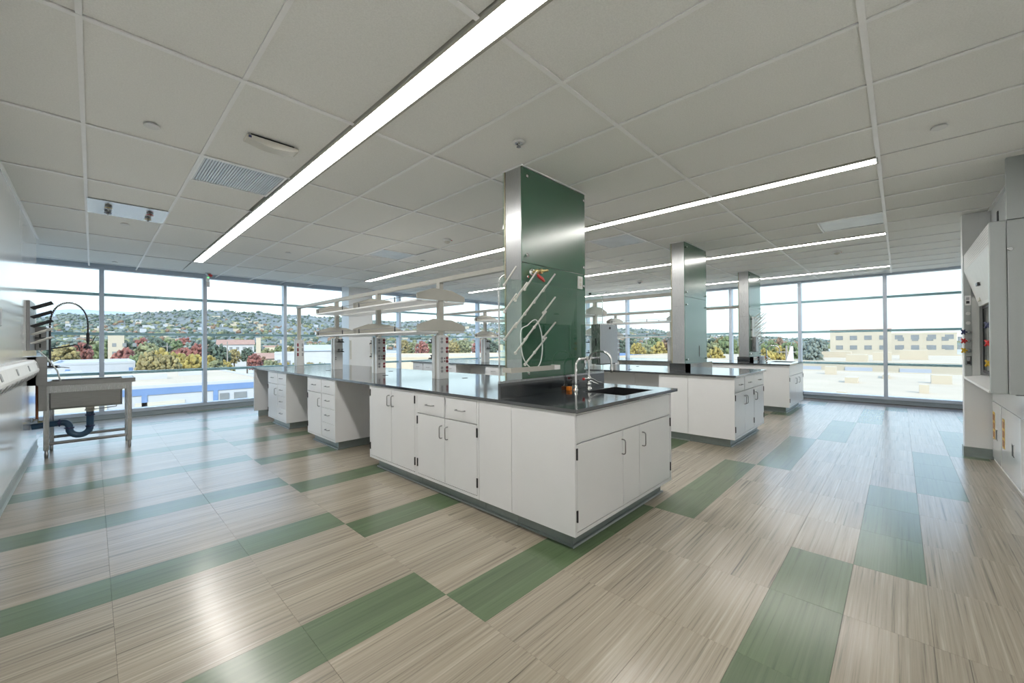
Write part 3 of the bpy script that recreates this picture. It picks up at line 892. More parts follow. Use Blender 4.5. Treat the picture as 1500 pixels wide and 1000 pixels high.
# brass gas valve with red lever
t = thing('gas_valve', (2.53, 2.10, 1.88), 'brass tap with a red lever on the green glass column', 'valve')
MB().lathe((2.50, 2.172, 1.895), (0, -1, 0), [(0, 0.032), (0.006, 0.032), (0.010, 0.026), (0.012, 0.014), (0.02, 0.014)], 20).build('flange', M['chrome'], t)
mb = MB().lathe((2.50, 2.155, 1.895), (0.25, -1, 0), [(0, 0.014), (0.015, 0.014), (0.018, 0.022), (0.045, 0.022), (0.05, 0.016), (0.062, 0.016), (0.065, 0.02), (0.08, 0.02)], 14)
mb.lathe((2.512, 2.110, 1.895), (0.4, -1, 0.05), [(0.03, 0.012), (0.045, 0.012), (0.048, 0.009), (0.055, 0.011), (0.062, 0.008), (0.07, 0.010), (0.085, 0.007)], 12)
mb.build('body', M['brass'], t)
MB().prism([(-0.012, 0), (0.05, -0.022), (0.075, -0.05), (0.068, -0.056), (0.03, -0.04), (-0.012, -0.02)], lambda a, b, d: (2.51 + a, 2.105 + d, 1.872 + b), -0.009, 0.009).build('lever', M['red'], t, bevel=0.003)
# socket plate
t = thing('socket_plate', (3.185, 2.168, 1.82), 'white socket plate on the right edge of the green column', 'socket')
bx(3.148, 3.222, 2.160, 2.172, 1.822, 1.94).build('plate', M['white_plastic'], t, bevel=0.003)
for z in (1.852, 1.892): bx(3.168, 3.202, 2.157, 2.160, z - 0.002, z + 0.026).build('outlet', M['cream_plastic'], t)
# paper towel dispenser
def dispenser(x0, y0, z0, mk, lab, w=0.315, d=0.10, h=0.375):
    t = thing('towel_dispenser', (x0 + w / 2, y0 + d / 2, z0), lab, 'dispenser', 'steel paper towel dispensers')
    poly = [(0, 0), (w, 0), (w, h - 0.02), (w - 0.006, h - 0.006), (w - 0.02, h), (0, h)]
    MB().prism(poly, lambda a, b, q: (x0 + a, y0 + q, z0 + b), 0.0, d).build('case', M[mk], t, bevel=0.003)
    bx(x0 + 0.03, x0 + w - 0.03, y0 + 0.01, y0 + d - 0.03, z0 - 0.008, z0).build('outlet_tray', M['dark_metal'], t)
    bx(x0 - 0.001, x0, y0 + d * 0.45, y0 + d * 0.55, z0 + 0.05, z0 + 0.10).build('level_slot', M['black_rubber'], t)
    bx(x0 - 0.001, x0, y0 + d * 0.45, y0 + d * 0.55, z0 + 0.17, z0 + 0.24).build('level_slot', M['black_rubber'], t)
    MB().lathe((x0 + w * 0.55, y0, z0 + h - 0.035), (0, -1, 0), [(0, 0.012), (0.004, 0.012), (0.006, 0.008)], 14).build('lock', M['dark_metal'], t)


dispenser(3.275, 2.005, 1.115, 'steel', 'steel towel dispenser on the glass shield right of the green column')
dispenser(9.30, 2.09, 1.12, 'sink_steel', 'steel towel dispenser on the front of the furthest clad column', 0.20, 0.08, 0.30)
# furthest column drying rack board
pr3 = copy_tree(pr1, loc=(pr1.location.x + 7.30, pr1.location.y + 0.045, pr1.location.z + 0.06), label='rack of slanting drying pegs on the furthest clad column by the window')
pb = thing('peg_board', (9.55, 2.16, 1.2), 'white drying board behind the pegs on the furthest column', 'board')
bx(9.28, 9.95, 2.150, 2.170, 1.36, 1.83).build('board', M['white_plastic'], pb)
for z in (1.40, 1.55, 1.77): bx(9.272, 9.28, 2.148, 2.17, z, z + 0.02).build('clip', M['dark_metal'], pb)


# faucets on the sinks
def lab_faucet(dx, lab):
    t = thing('lab_faucet', (3.10 + dx, 2.03, CT), lab, 'tap', 'gooseneck laboratory taps')
    x, y = 3.105 + dx, 2.025
    MB().lathe((x, y, CT), (0, 0, 1), [(0, 0.028), (0.006, 0.028), (0.01, 0.02), (0.03, 0.018), (0.034, 0.024), (0.05, 0.024), (0.054, 0.016), (0.075, 0.015), (0.08, 0.02), (0.105, 0.02), (0.11, 0.012), (0.13, 0.012)], 18).build('body', M['chrome'], t)
    pts = [(x, y, CT + 0.12), (x, y, 1.15)]
    R = 0.115
    for k in range(11):
        a = PI * k / 10
        pts.append((x, y - R + R * math.cos(a), 1.155 + 0.085 * math.sin(a)))
    pts.append((x, y - 2 * R, 1.10))
    MB().tube(pts, 0.0095, 12).build('gooseneck', M['chrome'], t)
    MB().lathe((x, y - 2 * R, 1.105), (0, 0, -1), [(0, 0.013), (0.02, 0.014), (0.04, 0.011), (0.05, 0.007)], 12).build('aerator', M['chrome'], t)
    # cross handles
    o = MB().cyl((x, y, CT + 0.092), (x - 0.075, y, CT + 0.092), 0.008, n=8).build('handle', M['chrome'], t)
    MB().lathe((x - 0.075, y, CT + 0.092), (-1, 0, 0), [(0, 0.011), (0.014, 0.011), (0.016, 0.007)], 12).build('hot_cap', M['red'], o)
    MB().tube([(x + 0.01, y, CT + 0.095), (x + 0.05, y - 0.01, CT + 0.085), (x + 0.10, y - 0.03, CT + 0.055), (x + 0.14, y - 0.045, CT + 0.05)], 0.007, 8, 0.005).build('lever', M['chrome'], t)
    MB().tube([(x - 0.01, y - 0.005, CT + 0.08), (x + 0.02, y - 0.05, CT + 0.055), (x + 0.03, y - 0.08, CT + 0.045)], 0.006, 8, 0.004).build('lever', M['chrome'], t)
    return t


def side_pipe(dx, lab):
    x, y = 2.935 + dx, 2.05
    t = thing('swing_spout', (x, y, CT), lab, 'tap', 'swing spouts beside the taps')
    MB().lathe((x, y, CT), (0, 0, 1), [(0, 0.024), (0.006, 0.024), (0.012, 0.018), (0.04, 0.017), (0.045, 0.014)], 16).build('base', M['chrome'], t)
    pts = [(x, y, CT + 0.04), (x, y, 1.10)]
    for k in range(8):
        a = PI / 2 * k / 7
        pts.append((x + 0.07 - 0.07 * math.cos(a), y, 1.10 + 0.07 * math.sin(a)))
    pts.append((x + 0.30, y, 1.172)); pts.append((x + 0.47, y, 1.176))
    MB().tube(pts, 0.0125, 12).build('pipe', M['chrome'], t)
    MB().lathe((x + 0.17, y, 1.171), (1, 0, 0), [(0, 0.015), (0.003, 0.020), (0.05, 0.020), (0.053, 0.015)], 14).build('valve_body', M['cream_plastic'], t)
    MB().lathe((x + 0.14, y - 0.005, 1.158), (0, 0, -1), [(0, 0.010), (0.02, 0.012), (0.035, 0.008), (0.06, 0.006)], 10).build('outlet_nozzle', M['chrome'], t)
    MB().lathe((x + 0.47, y, 1.176), (1, 0, 0), [(0, 0.016), (0.02, 0.017), (0.025, 0.006), (0.04, 0.006)], 12).build('end_valve', M['dark_metal'], t)


f1 = lab_faucet(0, 'chrome gooseneck tap with levers at the nearest sink')
side_pipe(0, 'chrome pipe spout rising left of the tap at the nearest sink')
f3 = copy_tree(f1, loc=(f1.location.x + 6.76, f1.location.y, f1.location.z), label='chrome gooseneck tap at the furthest sink by the window')
tag(bx(2.86, 2.90, 2.060, 2.10, CT, CT + 0.034).build('sponge', M['orange'], bevel=0.005), 'small orange block on the worktop behind the pipe spout', 'block')

# ------------------------------------------------------------------ service towers and shelf racks
TW = [(3.87, 'dual'), (5.36, 'dual'), (6.80, 'gas'), (8.60, 'pair')]


def gas_cluster(t, x, y, z, sgn):
    """two small valves on a bracket; sgn -1 faces -Y, +1 faces +Y"""
    o = bx(x - 0.05, x + 0.05, y, y + sgn * 0.03, z - 0.006, z + 0.006).build('gas_bracket', M['dark_metal'], t)
    for s in (-0.028, 0.028):
        mb = MB().lathe((x + s, y + sgn * 0.02, z), (0, sgn, 0), [(0, 0.012), (0.03, 0.012), (0.032, 0.007), (0.05, 0.006), (0.055, 0.010), (0.06, 0.010)], 10)
        mb.cyl((x + s, y + sgn * 0.035, z), (x + s, y + sgn * 0.035, z + 0.035), 0.006, n=8)
        mb.cyl((x + s - 0.018, y + sgn * 0.035, z + 0.038), (x + s + 0.018, y + sgn * 0.035, z + 0.038), 0.005, n=8)
        mb.cyl((x + s, y + sgn * 0.06, z), (x + s, y + sgn * 0.11, z - 0.01), 0.006, 0.003, n=8)
        mb.build('valve', M['dark_metal'], o)


def tower(cx, yf, kind, lab):
    w = 0.145
    x0, x1, y0, y1 = cx - w / 2, cx + w / 2, yf, yf + w
    top = 1.415
    t = thing('service_tower', (cx, yf + w / 2, CT), lab, 'service tower', 'service towers on the benches')
    bx(x0 + 0.004, x1, y0, y0 + 0.05, CT, top).build('front_half', M['tower'], t, bevel=0.004)
    bx(x0 + 0.004, x1, y0 + 0.09, y1, CT, top).build('back_half', M['tower'], t, bevel=0.004)
    bx(x0 + 0.016, x1 - 0.012, y0 + 0.05, y0 + 0.09, CT, top - 0.004).build('channel', M['rack_beige'], t)
    if kind in ('dual', 'pair'):
        zs = [1.375, 1.338, 1.262, 1.222, 1.147, 1.108, 1.035, 0.995] if kind == 'dual' else [1.33, 1.30, 1.235, 1.205, 1.14, 1.11]
        for (fx, mk) in (((x0 + 0.045, 'grey_plastic'), (x1 - 0.026, 'maroon')) if kind == 'dual' else ((x0 + 0.028, 'maroon'), (x1 - 0.03, 'grey_plastic'))):
            for z in zs:
                o = MB().lathe((fx, y0, z), (0, -1, 0), [(0, 0.0175), (0.003, 0.0175), (0.004, 0.014)], 16).build('outlet', M[mk], t)
                mb = MB()
                mb.box(fx - 0.007, fx - 0.004, y0 - 0.0046, y0 - 0.004, z - 0.004, z + 0.006); mb.box(fx + 0.004, fx + 0.007, y0 - 0.0046, y0 - 0.004, z - 0.004, z + 0.006)
                mb.build('slots', M['black_rubber'], o)
    if kind == 'dual':
        for z in (1.112, 1.144): bx(x0 + 0.079, x0 + 0.090, y0 - 0.003, y0, z - 0.008, z + 0.008).build('data_port', M['black_rubber'], t)
        for z in (1.36, 1.17): gas_cluster(t, cx - 0.02, y1, z - 0.03, 1)
    if kind == 'gas':
        for z in (1.36, 1.20): gas_cluster(t, cx + 0.02, y0, z, -1)
        for z in (1.07, 1.10): bx(x0 + 0.02, x0 + 0.032, y0 - 0.003, y0, z - 0.008, z + 0.008).build('data_port', M['black_rubber'], t)
    return t


order = ['nearest', 'second', 'third', 'furthest']
TC = 2.868
towers = []
for (yf, kind), od in zip(TW, order):
    d = {'dual': 'with grey and red sockets', 'gas': 'with dark gas valves', 'pair': 'with red and grey socket pairs'}[kind]
    towers.append(tower(TC, yf, kind, '%s pale service tower on the front worktop %s' % (od, d)))


def rack(cx, ytow, col_y, lab):
    t = thing('shelf_rack', (cx, ytow[0] + 0.07, 1.41), lab, 'shelf rack', 'reagent shelf racks over the benches')
    for y in ytow: bx(cx - 0.030, cx + 0.030, y + 0.04, y + 0.10, 1.405, 2.045).build('post', M['rack_beige'], t, bevel=0.003)
    bx(cx - 0.032, cx + 0.032, col_y, ytow[-1] + 0.12, 2.040, 2.09).build('top_rail', M['rack_beige'], t, bevel=0.003)
    h = 0.345
    for zb in (1.825, 1.468):
        k = 1.0 if zb > 1.6 else 1.0
        poly = [(-h, 0), (h, 0), (h, 0.064), (0.15, 0.128), (-0.12, 0.140), (-h, 0.064)]
        for i, y in enumerate(ytow[:3]):
            yb = y + 0.03
            MB().prism(poly, lambda a, b, d: (cx + a, d, zb + b), yb, yb + 0.012).build('bracket', M['rack_beige'], t, bevel=0.002)
            if i == 1:
                MB().prism(poly, lambda a, b, d: (cx + a, d, zb + b), yb + 0.10, yb + 0.112).build('bracket', M['rack_beige'], t, bevel=0.002)
        for i in range(2):
            ya, yb = ytow[i] + 0.042, ytow[i + 1] + 0.03
            for s in (-1, 1):
                xa, xb = sorted((cx + s * 0.045, cx + s * h))
                o = bx(xa, xb, ya, yb, zb - 0.022, zb - 0.002).build('shelf', M['rack_beige'] if False else M['white_plastic'], t, bevel=0.002)
                MB().cyl((cx + s * (h - 0.012), ya, zb + 0.045), (cx + s * (h - 0.012), yb, zb + 0.045), 0.004, n=8).build('guard_rod', M['handle'], o)
                for q in (0.33, 0.97):
                    yy = ya + (yb - ya) * q
                    bx(cx + s * (h - 0.017), cx + s * (h - 0.007), yy - 0.006, yy + 0.006, zb - 0.002, zb + 0.058).build('clip', M['dark_metal'], o)
    return t


r1 = rack(TC, [q[0] for q in TW], 2.375, 'beige two tier shelf rack over the front worktop')
r2 = copy_tree(r1, loc=(r1.location.x + 3.39, r1.location.y, r1.location.z), label='two tier shelf rack over the middle worktop, seen past the green column')
r3 = copy_tree(r1, loc=(r1.location.x + 6.76, r1.location.y, r1.location.z), label='two tier shelf rack over the furthest worktop')
for dx, bn in ((3.39, 'middle'), (6.76, 'furthest')):
    for k, tw in enumerate(towers):
        copy_tree(tw, loc=(tw.location.x + dx, tw.location.y, tw.location.z), label='%s pale service tower on the %s worktop, counted from the clad column' % (order[k], bn))

# ------------------------------------------------------------------ utility sink at the left wall
t = thing('utility_sink', (-0.02, 7.52, 0), 'stainless steel utility sink on four legs at the left wall', 'sink')
S = M['sink_steel']
mb = MB()
zr = 0.895
mb.box(-0.44, 0.385, 7.20, 7.285, zr - 0.02, zr); mb.box(-0.44, 0.385, 7.735, 7.82, zr - 0.02, zr)
mb.box(-0.44, -0.35, 7.285, 7.735, zr - 0.02, zr); mb.box(0.275, 0.385, 7.285, 7.735, zr - 0.02, zr)
mb.box(-0.44, 0.385, 7.195, 7.20, zr - 0.045, zr + 0.008); mb.box(0.385, 0.39, 7.195, 7.82, zr - 0.045, zr + 0.008)
mb.build('rim', S, t, bevel=0.003)
mb = MB()
mb.box(-0.36, 0.27, 7.275, 7.745, 0.56, 0.572); mb.box(-0.36, -0.348, 7.275, 7.745, 0.572, zr - 0.018); mb.box(0.258, 0.27, 7.275, 7.745, 0.572, zr - 0.018)
mb.box(-0.348, 0.258, 7.275, 7.287, 0.572, zr - 0.018); mb.box(-0.348, 0.258, 7.733, 7.745, 0.572, zr - 0.018)
mb.build('bowl', S, t, bevel=0.012)
bx(-0.36, 0.34, 7.225, 7.245, 0.765, zr - 0.02).build('apron', M['steel'], t)
bx(-0.435, -0.37, 7.22, 7.78, 0.56, 0.86).build('side_skirt', S, t)
mb = MB()
mb.box(-0.508, -0.44, 7.08, 8.10, 0.87, 1.195); mb.box(-0.508, -0.36, 7.08, 7.092, 0.87, 1.195)
mb.build('backsplash', S, t, bevel=0.003)
for (lx, ly) in ((-0.375, 7.255), (0.335, 7.255), (-0.36, 7.775), (0.335, 7.775)):
    o = MB().box(lx - 0.024, lx + 0.024, ly - 0.024, ly + 0.024, 0.09, zr - 0.02).build('leg', M['steel'], t, bevel=0.006)
    MB().lathe((lx, ly, 0.092), (0, 0, -1), [(0, 0.016), (0.03, 0.016), (0.032, 0.019), (0.08, 0.018), (0.092, 0.014)], 12).build('foot', M['handle'], o)
for ly in (7.255, 7.775):
    MB().cyl((-0.36, ly, 0.165), (0.33, ly, 0.165), 0.019, n=12).build('cross_rail', S, t)
# blue drain trap
t2 = thing('drain_trap', (-0.15, 7.5, 0.2), 'dark blue drain pipe with a U bend under the steel sink', 'pipe')
xd, yd = -0.02, 7.50
MB().lathe((xd, yd, 0.56), (0, 0, -1), [(0, 0.055), (0.012, 0.055), (0.02, 0.04), (0.05, 0.04), (0.052, 0.05), (0.062, 0.05), (0.064, 0.036), (0.08, 0.036)], 18).build('strainer', M['cream_plastic'], t2)
pts = [(xd, yd, 0.485), (xd, yd, 0.30)]
for k in range(1, 12):
    a = PI * k / 12
    pts.append((xd - 0.09 + 0.09 * math.cos(a), yd, 0.285 - 0.09 * math.sin(a)))
pts += [(xd - 0.18, yd, 0.30)]
for k in range(1, 7):
    a = PI / 2 * k / 6
    pts.append((xd - 0.18 - 0.06 + 0.06 * math.cos(a), yd, 0.31 + 0.06 * math.sin(a)))
pts += [(xd - 0.26, yd, 0.37), (-0.505, yd, 0.352)]
MB().tube(pts, 0.036, 14).build('pipe', M['pipe_blue'], t2)
for (p, d) in (((xd, yd, 0.43), (0, 0, 1)), ((xd, yd, 0.29), (0, 0, 1)), ((xd - 0.18, yd, 0.29), (0, 0, 1)), ((xd - 0.27, yd, 0.369), (1, 0, 0))):
    mb = MB().lathe(p, d, [(0, 0.040), (0.003, 0.046), (0.014, 0.046), (0.017, 0.040)], 16)
    mb.box(p[0] - 0.008, p[0] + 0.008, p[1] - 0.062, p[1] - 0.044, p[2] - 0.004, p[2] + 0.018)
    mb.build('clamp', M['blue'], t2)
MB().tube([(xd + 0.05, yd, 0.505), (xd + 0.2, yd, 0.515), (xd + 0.24, yd, 0.52), (xd + 0.245, yd, 0.555)], 0.005, 8).build('lever_rod', M['handle'], t2)
# copper supply
t2 = thing('supply_pipe', (-0.49, 7.62, 0.36), 'copper supply pipe with a stop valve below the steel sink', 'pipe')
MB().cyl((-0.47, 7.62, 0.43), (-0.47, 7.62, 0.868), 0.013, n=10).build('pipe', M['copper'], t2)
MB().lathe((-0.505, 7.62, 0.42), (1, 0, 0), [(0, 0.03), (0.006, 0.03), (0.008, 0.014), (0.03, 0.016), (0.05, 0.012)], 14).build('stop_valve', M['chrome'], t2)
MB().cyl((-0.46, 7.60, 0.395), (-0.42, 7.59, 0.39), 0.014, n=10).build('knob', M['brass'], t2)
# prerinse faucet
t2 = thing('prerinse_tap', (-0.37, 7.62, 1.0), 'tall black spring hose tap arching over the steel sink', 'tap')
MB().cyl((-0.44, 7.62, 1.06), (-0.30, 7.62, 1.06), 0.018, n=12).build('mixer_body', M['dark_metal'], t2)
for s in (-0.425, -0.29):
    MB().lathe((s, 7.62, 1.06), (0, -1, 0), [(0, 0.018), (0.03, 0.018), (0.04, 0.012), (0.055, 0.012)], 12).build('valve', M['chrome'], t2)
    MB().cyl((s, 7.57, 1.06), (s + 0.09, 7.55, 1.045), 0.006, n=8).build('lever', M['chrome'], t2)
MB().cyl((-0.365, 7.62, 1.06), (-0.365, 7.62, 1.515), 0.0105, n=10).build('riser', M['dark_metal'], t2)
MB().cyl((-0.50, 7.62, 1.42), (-0.365, 7.62, 1.42), 0.006, n=8).build('wall_bracket', M['dark_metal'], t2)
pts = []
for k in range(25):
    a = PI * k / 24
    pts.append((-0.202 - 0.163 * math.cos(a) * 1.0, 7.62, 1.57 + 0.30 * math.sin(a) ** 0.85))
pts = [(-0.365, 7.62, 1.50)] + pts + [(-0.039, 7.62, 1.49)]
MB().tube(pts, 0.008, 8).build('hose', M['black_rubber'], t2)
# spring coil around the first half of the hose
P = [Vector(p) for p in pts]
coil = []
turns, steps = 26, 260
seg = P[:20]
for s in range(steps + 1):
    q = s / steps * (len(seg) - 1.001); i = int(q); fr = q - i
    c = seg[i].lerp(seg[i + 1], fr); tt = (seg[i + 1] - seg[i]).normalized()
    sd = Vector((0, 1, 0)); w = tt.cross(sd)
    a = 2 * PI * turns * s / steps
    coil.append(c + (sd * math.cos(a) + w * math.sin(a)) * 0.016)
MB().tube(coil, 0.0026, 5).build('spring', M['chrome'], t2)
MB().lathe((-0.039, 7.62, 1.49), (0, 0, -1), [(0, 0.014), (0.02, 0.017), (0.11, 0.016), (0.125, 0.012), (0.15, 0.012)], 12).build('grip', M['black_rubber'], t2)
MB().lathe((-0.045, 7.62, 1.345), (-0.05, 0, -1), [(0, 0.014), (0.025, 0.016), (0.032, 0.034), (0.055, 0.036), (0.06, 0.028)], 14).build('spray_head', M['dark_metal'], t2)
MB().tube([(-0.02, 7.62, 1.34), (0.0, 7.62, 1.37), (0.03, 7.62, 1.45)], 0.005, 8).build('trigger', M['dark_metal'], t2)
MB().tube([(-0.36, 7.62, 1.285), (-0.22, 7.60, 1.315), (-0.15, 7.59, 1.335), (-0.125, 7.59, 1.325), (-0.115, 7.59, 1.29), (-0.115, 7.59, 1.265)], 0.0085, 10).build('swing_spout', M['dark_metal'], t2)
MB().cyl((-0.375, 7.62, 1.19), (-0.25, 7.62, 1.187), 0.004, n=6).build('hook', M['handle'], t2)
# steel drying rack on left wall
t2 = thing('steel_peg_rack', (-0.49, 7.4, 1.27), 'steel drying rack with slanting dark pegs on the left wall above the sink', 'drying rack')
bx(-0.508, -0.484, 7.02, 7.60, 1.27, 1.835).build('plate', M['sink_steel'], t2)
for k, z in enumerate((1.765, 1.66, 1.555, 1.46, 1.36)):
    for j in range(4):
        y = 7.07 + 0.11 * j
        o = MB().tube([(-0.484, y, z - 0.01), (-0.325, y, z + 0.068)], 0.0075 if k != 2 else 0.009, 8).build('peg', M['dark_metal'] if k < 3 else M['peg'], t2)
MB().tube([(-0.43, 7.15, 1.265), (-0.36, 7.2, 1.17), (-0.29, 7.28, 1.02), (-0.26, 7.33, 0.86)], 0.008, 8).build('drain_hose', M['clear_tube'], t2)
t2 = thing('towel_dispenser', (-0.44, 7.86, 1.27), 'steel towel dispenser on the left wall behind the peg rack', 'dispenser', 'steel paper towel dispensers')
bx(-0.51, -0.395, 7.66, 8.02, 1.27, 1.56).build('case', M['sink_steel'], t2, bevel=0.004)
for z in (1.30, 1.42): bx(-0.455, -0.440, 7.658, 7.66, z, z + 0.05).build('level_slot', M['black_rubber'], t2)
# raceway with outlets
t2 = thing('socket_raceway', (-0.47, 4.0, 0.96), 'long white socket raceway running along the left wall', 'socket strip')
prof = [(0, 0.955), (0.035, 0.955), (0.090, 1.035), (0.092, 1.055), (0.070, 1.145), (0.055, 1.165), (0, 1.168)]
MB().prism([(a, b) for a, b in prof], lambda a, b, d: (XL + a, d, b), -0.6, 7.28).build('housing', M['white_plastic'], t2)
MB().prism([(a * 1.05, 1.06 + (b - 1.06) * 1.05) for a, b in prof], lambda a, b, d: (XL + a, d, b), 7.28, 7.34).build('end_cap', M['hood'], t2)
for k in range(24):
    y = 0.3 + 0.29 * k
    fn = lambda u, v, w: (XL + 0.035 + 0.055 * v + 0.824 * w, u, 0.955 + 0.08 * v - 0.566 * w)
    o = MB().prism([(y, 0.12), (y + 0.11, 0.12), (y + 0.11, 0.9), (y, 0.9)], lambda a, b, d: fn(a, b, d), 0, 0.006).build('outlet', M['grey_plastic'], t2)
    MB().prism([(y + 0.02, 0.3), (y + 0.045, 0.3), (y + 0.045, 0.75), (y + 0.02, 0.75)], lambda a, b, d: fn(a, b, d), 0.006, 0.008).build('slots', M['black_rubber'], o)
    if k % 3 == 2:
        fn2 = lambda u, v, w: (XL + 0.092 - 0.022 * v + 0.97 * w, u, 1.055 + 0.09 * v + 0.24 * w)
        MB().prism([(y, 0.2), (y + 0.07, 0.2), (y + 0.07, 0.8), (y, 0.8)], lambda a, b, d: fn2(a, b, d), 0, 0.004).build('cover', M['grey_plastic'], t2)
tag(bx(XL, XL + 0.012, 5.06, 5.17, 1.48, 1.62).build('wall_switch', M['grey_plastic'], bevel=0.003), 'grey switch plate on the glossy left wall above the raceway', 'switch')

# ------------------------------------------------------------------ fume hood
HX0, HX1 = 5.0, 6.88
t = thing('fume_hood', (5.95, -1.05, 0.0), 'grey fume hood with side valves built into the right wall', 'fume hood')
HM = M['hood']
bx(HX0, HX0 + 0.04, -0.617, -0.525, 0.885, 2.262).build('near_post', HM, t, bevel=0.008)
bx(HX0, HX0 + 0.03, -1.55, -0.620, 0.885, 2.258).build('side_panel', HM, t, bevel=0.003)
MB().lathe((HX0, -0.635, 2.03), (-1, 0, 0), [(0, 0.016), (0.002, 0.016), (0.003, 0.012)], 16).build('badge', M['steel'], t)
# far post with fixtures, splayed inner jamb
far = bx(6.845, 6.879, -0.588, -0.530, 0.90, 2.28).build('far_post', HM, t, bevel=0.004)
MB().prism([(6.845, -0.588), (6.879, -0.588), (6.879, -0.645), (6.835, -0.645)], lambda a, b, d: (a, b, d), 0.90, 1.80).build('inner_jamb', M['liner'], t)


def on_post(z, y=-0.562): return (6.845, y, z)


for z in (1.764, 1.086):
    o = bx(6.839, 6.845, -0.585, -0.536, z - 0.055, z + 0.055).build('socket_plate', M['chrome'], t, bevel=0.002)
    bx(6.836, 6.839, -0.573, -0.548, z - 0.036, z - 0.006).build('outlet', M['dark_metal'], o)
    bx(6.836, 6.839, -0.573, -0.548, z + 0.006, z + 0.036).build('outlet', M['grey_plastic'], o)
for z in (1.617, 1.509): MB().lathe(on_post(z, -0.562), (-1, 0, 0), [(0, 0.019), (0.002, 0.019), (0.004, 0.016)], 18).build('blank_cap', M['white_plastic'], t)


def cross_valve(par, p, mk):
    o = MB().lathe(p, (-1, 0, 0), [(0, 0.024), (0.008, 0.024), (0.012, 0.016), (0.03, 0.018), (0.044, 0.014)], 14).build('valve_body', M['chrome'], par)
    h = Vector(p) + Vector((-0.03, 0.030, 0))
    mb = MB().cyl(Vector(p) + Vector((-0.03, 0, 0)), h + Vector((0, 0.02, 0)), 0.009, n=8)
    for k in range(4):
        a = PI / 4 + k * PI / 2
        d = Vector((math.cos(a) * 0.6, math.cos(a) * 0.5, math.sin(a))) * 0.034
        mb.cyl(h + Vector((0, 0.015, 0)), h + d + Vector((0, 0.015, 0)), 0.010, 0.008, n=8)
    mb.build('valve_handle', M[mk], o)


for z, mk in ((1.409, 'blue'), (1.309, 'red'), (1.201, 'yellow')): cross_valve(t, on_post(z, -0.566), mk)
# added valve shapes standing in for the far valves' reflection in the sash glass
for z, mk in ((1.44, 'blue'), (1.29, 'red'), (1.12, 'yellow')):
    cross_valve(t, (5.215, -0.578, z), mk)
bx(5.041, 5.20, -0.64, -0.56, 0.90, 2.0).build('near_inner_post', M['liner'], t)
# grille with perforations
g = bx(HX0 + 0.042, 6.844, -0.545, -0.535, 2.095, 2.272).build('grille_plate', M['white_plastic'], t)
mb = MB()
for r in range(7):
    for c in range(58):
        x = 5.07 + 0.0305 * c + (0.015 if r % 2 else 0); z = 2.112 + 0.0235 * r
        if x > 6.83: continue
        mb.add([(x - 0.009, -0.5345, z), (x, -0.5345, z - 0.007), (x + 0.009, -0.5345, z), (x, -0.5345, z + 0.007)], [(0, 1, 2, 3)])
o = mb.build('perforations', M['grey_plastic'], g); o['kind'] = 'stuff'
# sloping header
MB().prism([(-0.535, 2.093), (-0.560, 2.093), (-0.665, 1.72), (-0.665, 1.69), (-0.64, 1.69), (-0.635, 1.72)], lambda a, b, d: (d, a, b), HX0 + 0.042, 6.844).build('header', M['white_plastic'], t)
bx(6.2, 6.32, -0.612, -0.572, 1.87, 1.90).build('header_clip', M['dark_metal'], t)
bx(6.55, 6.70, -0.640, -0.618, 1.735, 1.775).build('header_label', M['cream_plastic'], t)
# sash frame with panes
for k, (a, b) in enumerate(((5.21, 5.95), (5.95, 6.83))):
    mb = MB()
    for (p, q, r, s) in ((a, b, 0.96, 0.99), (a, b, 1.66, 1.70), (a, a + 0.03, 0.99, 1.66), (b - 0.03, b, 0.99, 1.66)):
        mb.box(p, q, -0.660 - 0.02 * k, -0.645 - 0.02 * k, r, s)
    o = mb.build('sash_frame', M['dark_metal'], t)
    bx(a + 0.03, b - 0.03, -0.655 - 0.02 * k, -0.650 - 0.02 * k, 0.99, 1.66).build('sash_pane', M['clear'], o)
bx(HX0 + 0.03, 6.845, -1.55, -1.53, 0.90, 2.25).build('back_liner', M['liner'], t)
bx(HX0 + 0.03, 6.845, -1.53, -0.72, 2.20, 2.25).build('top_liner', M['liner'], t)
bx(HX0 + 0.03, 6.845, -1.53, -0.66, 0.875, 0.90).build('work_surface', M['counter'], t)
MB().prism([(-0.522, 0.885), (-0.522, 0.905), (-0.66, 0.925), (-0.70, 0.925), (-0.70, 0.90), (-0.66, 0.885)], lambda a, b, d: (d, a, b), HX0 + 0.042, 6.879).build('airfoil_sill', M['white_plastic'], t)
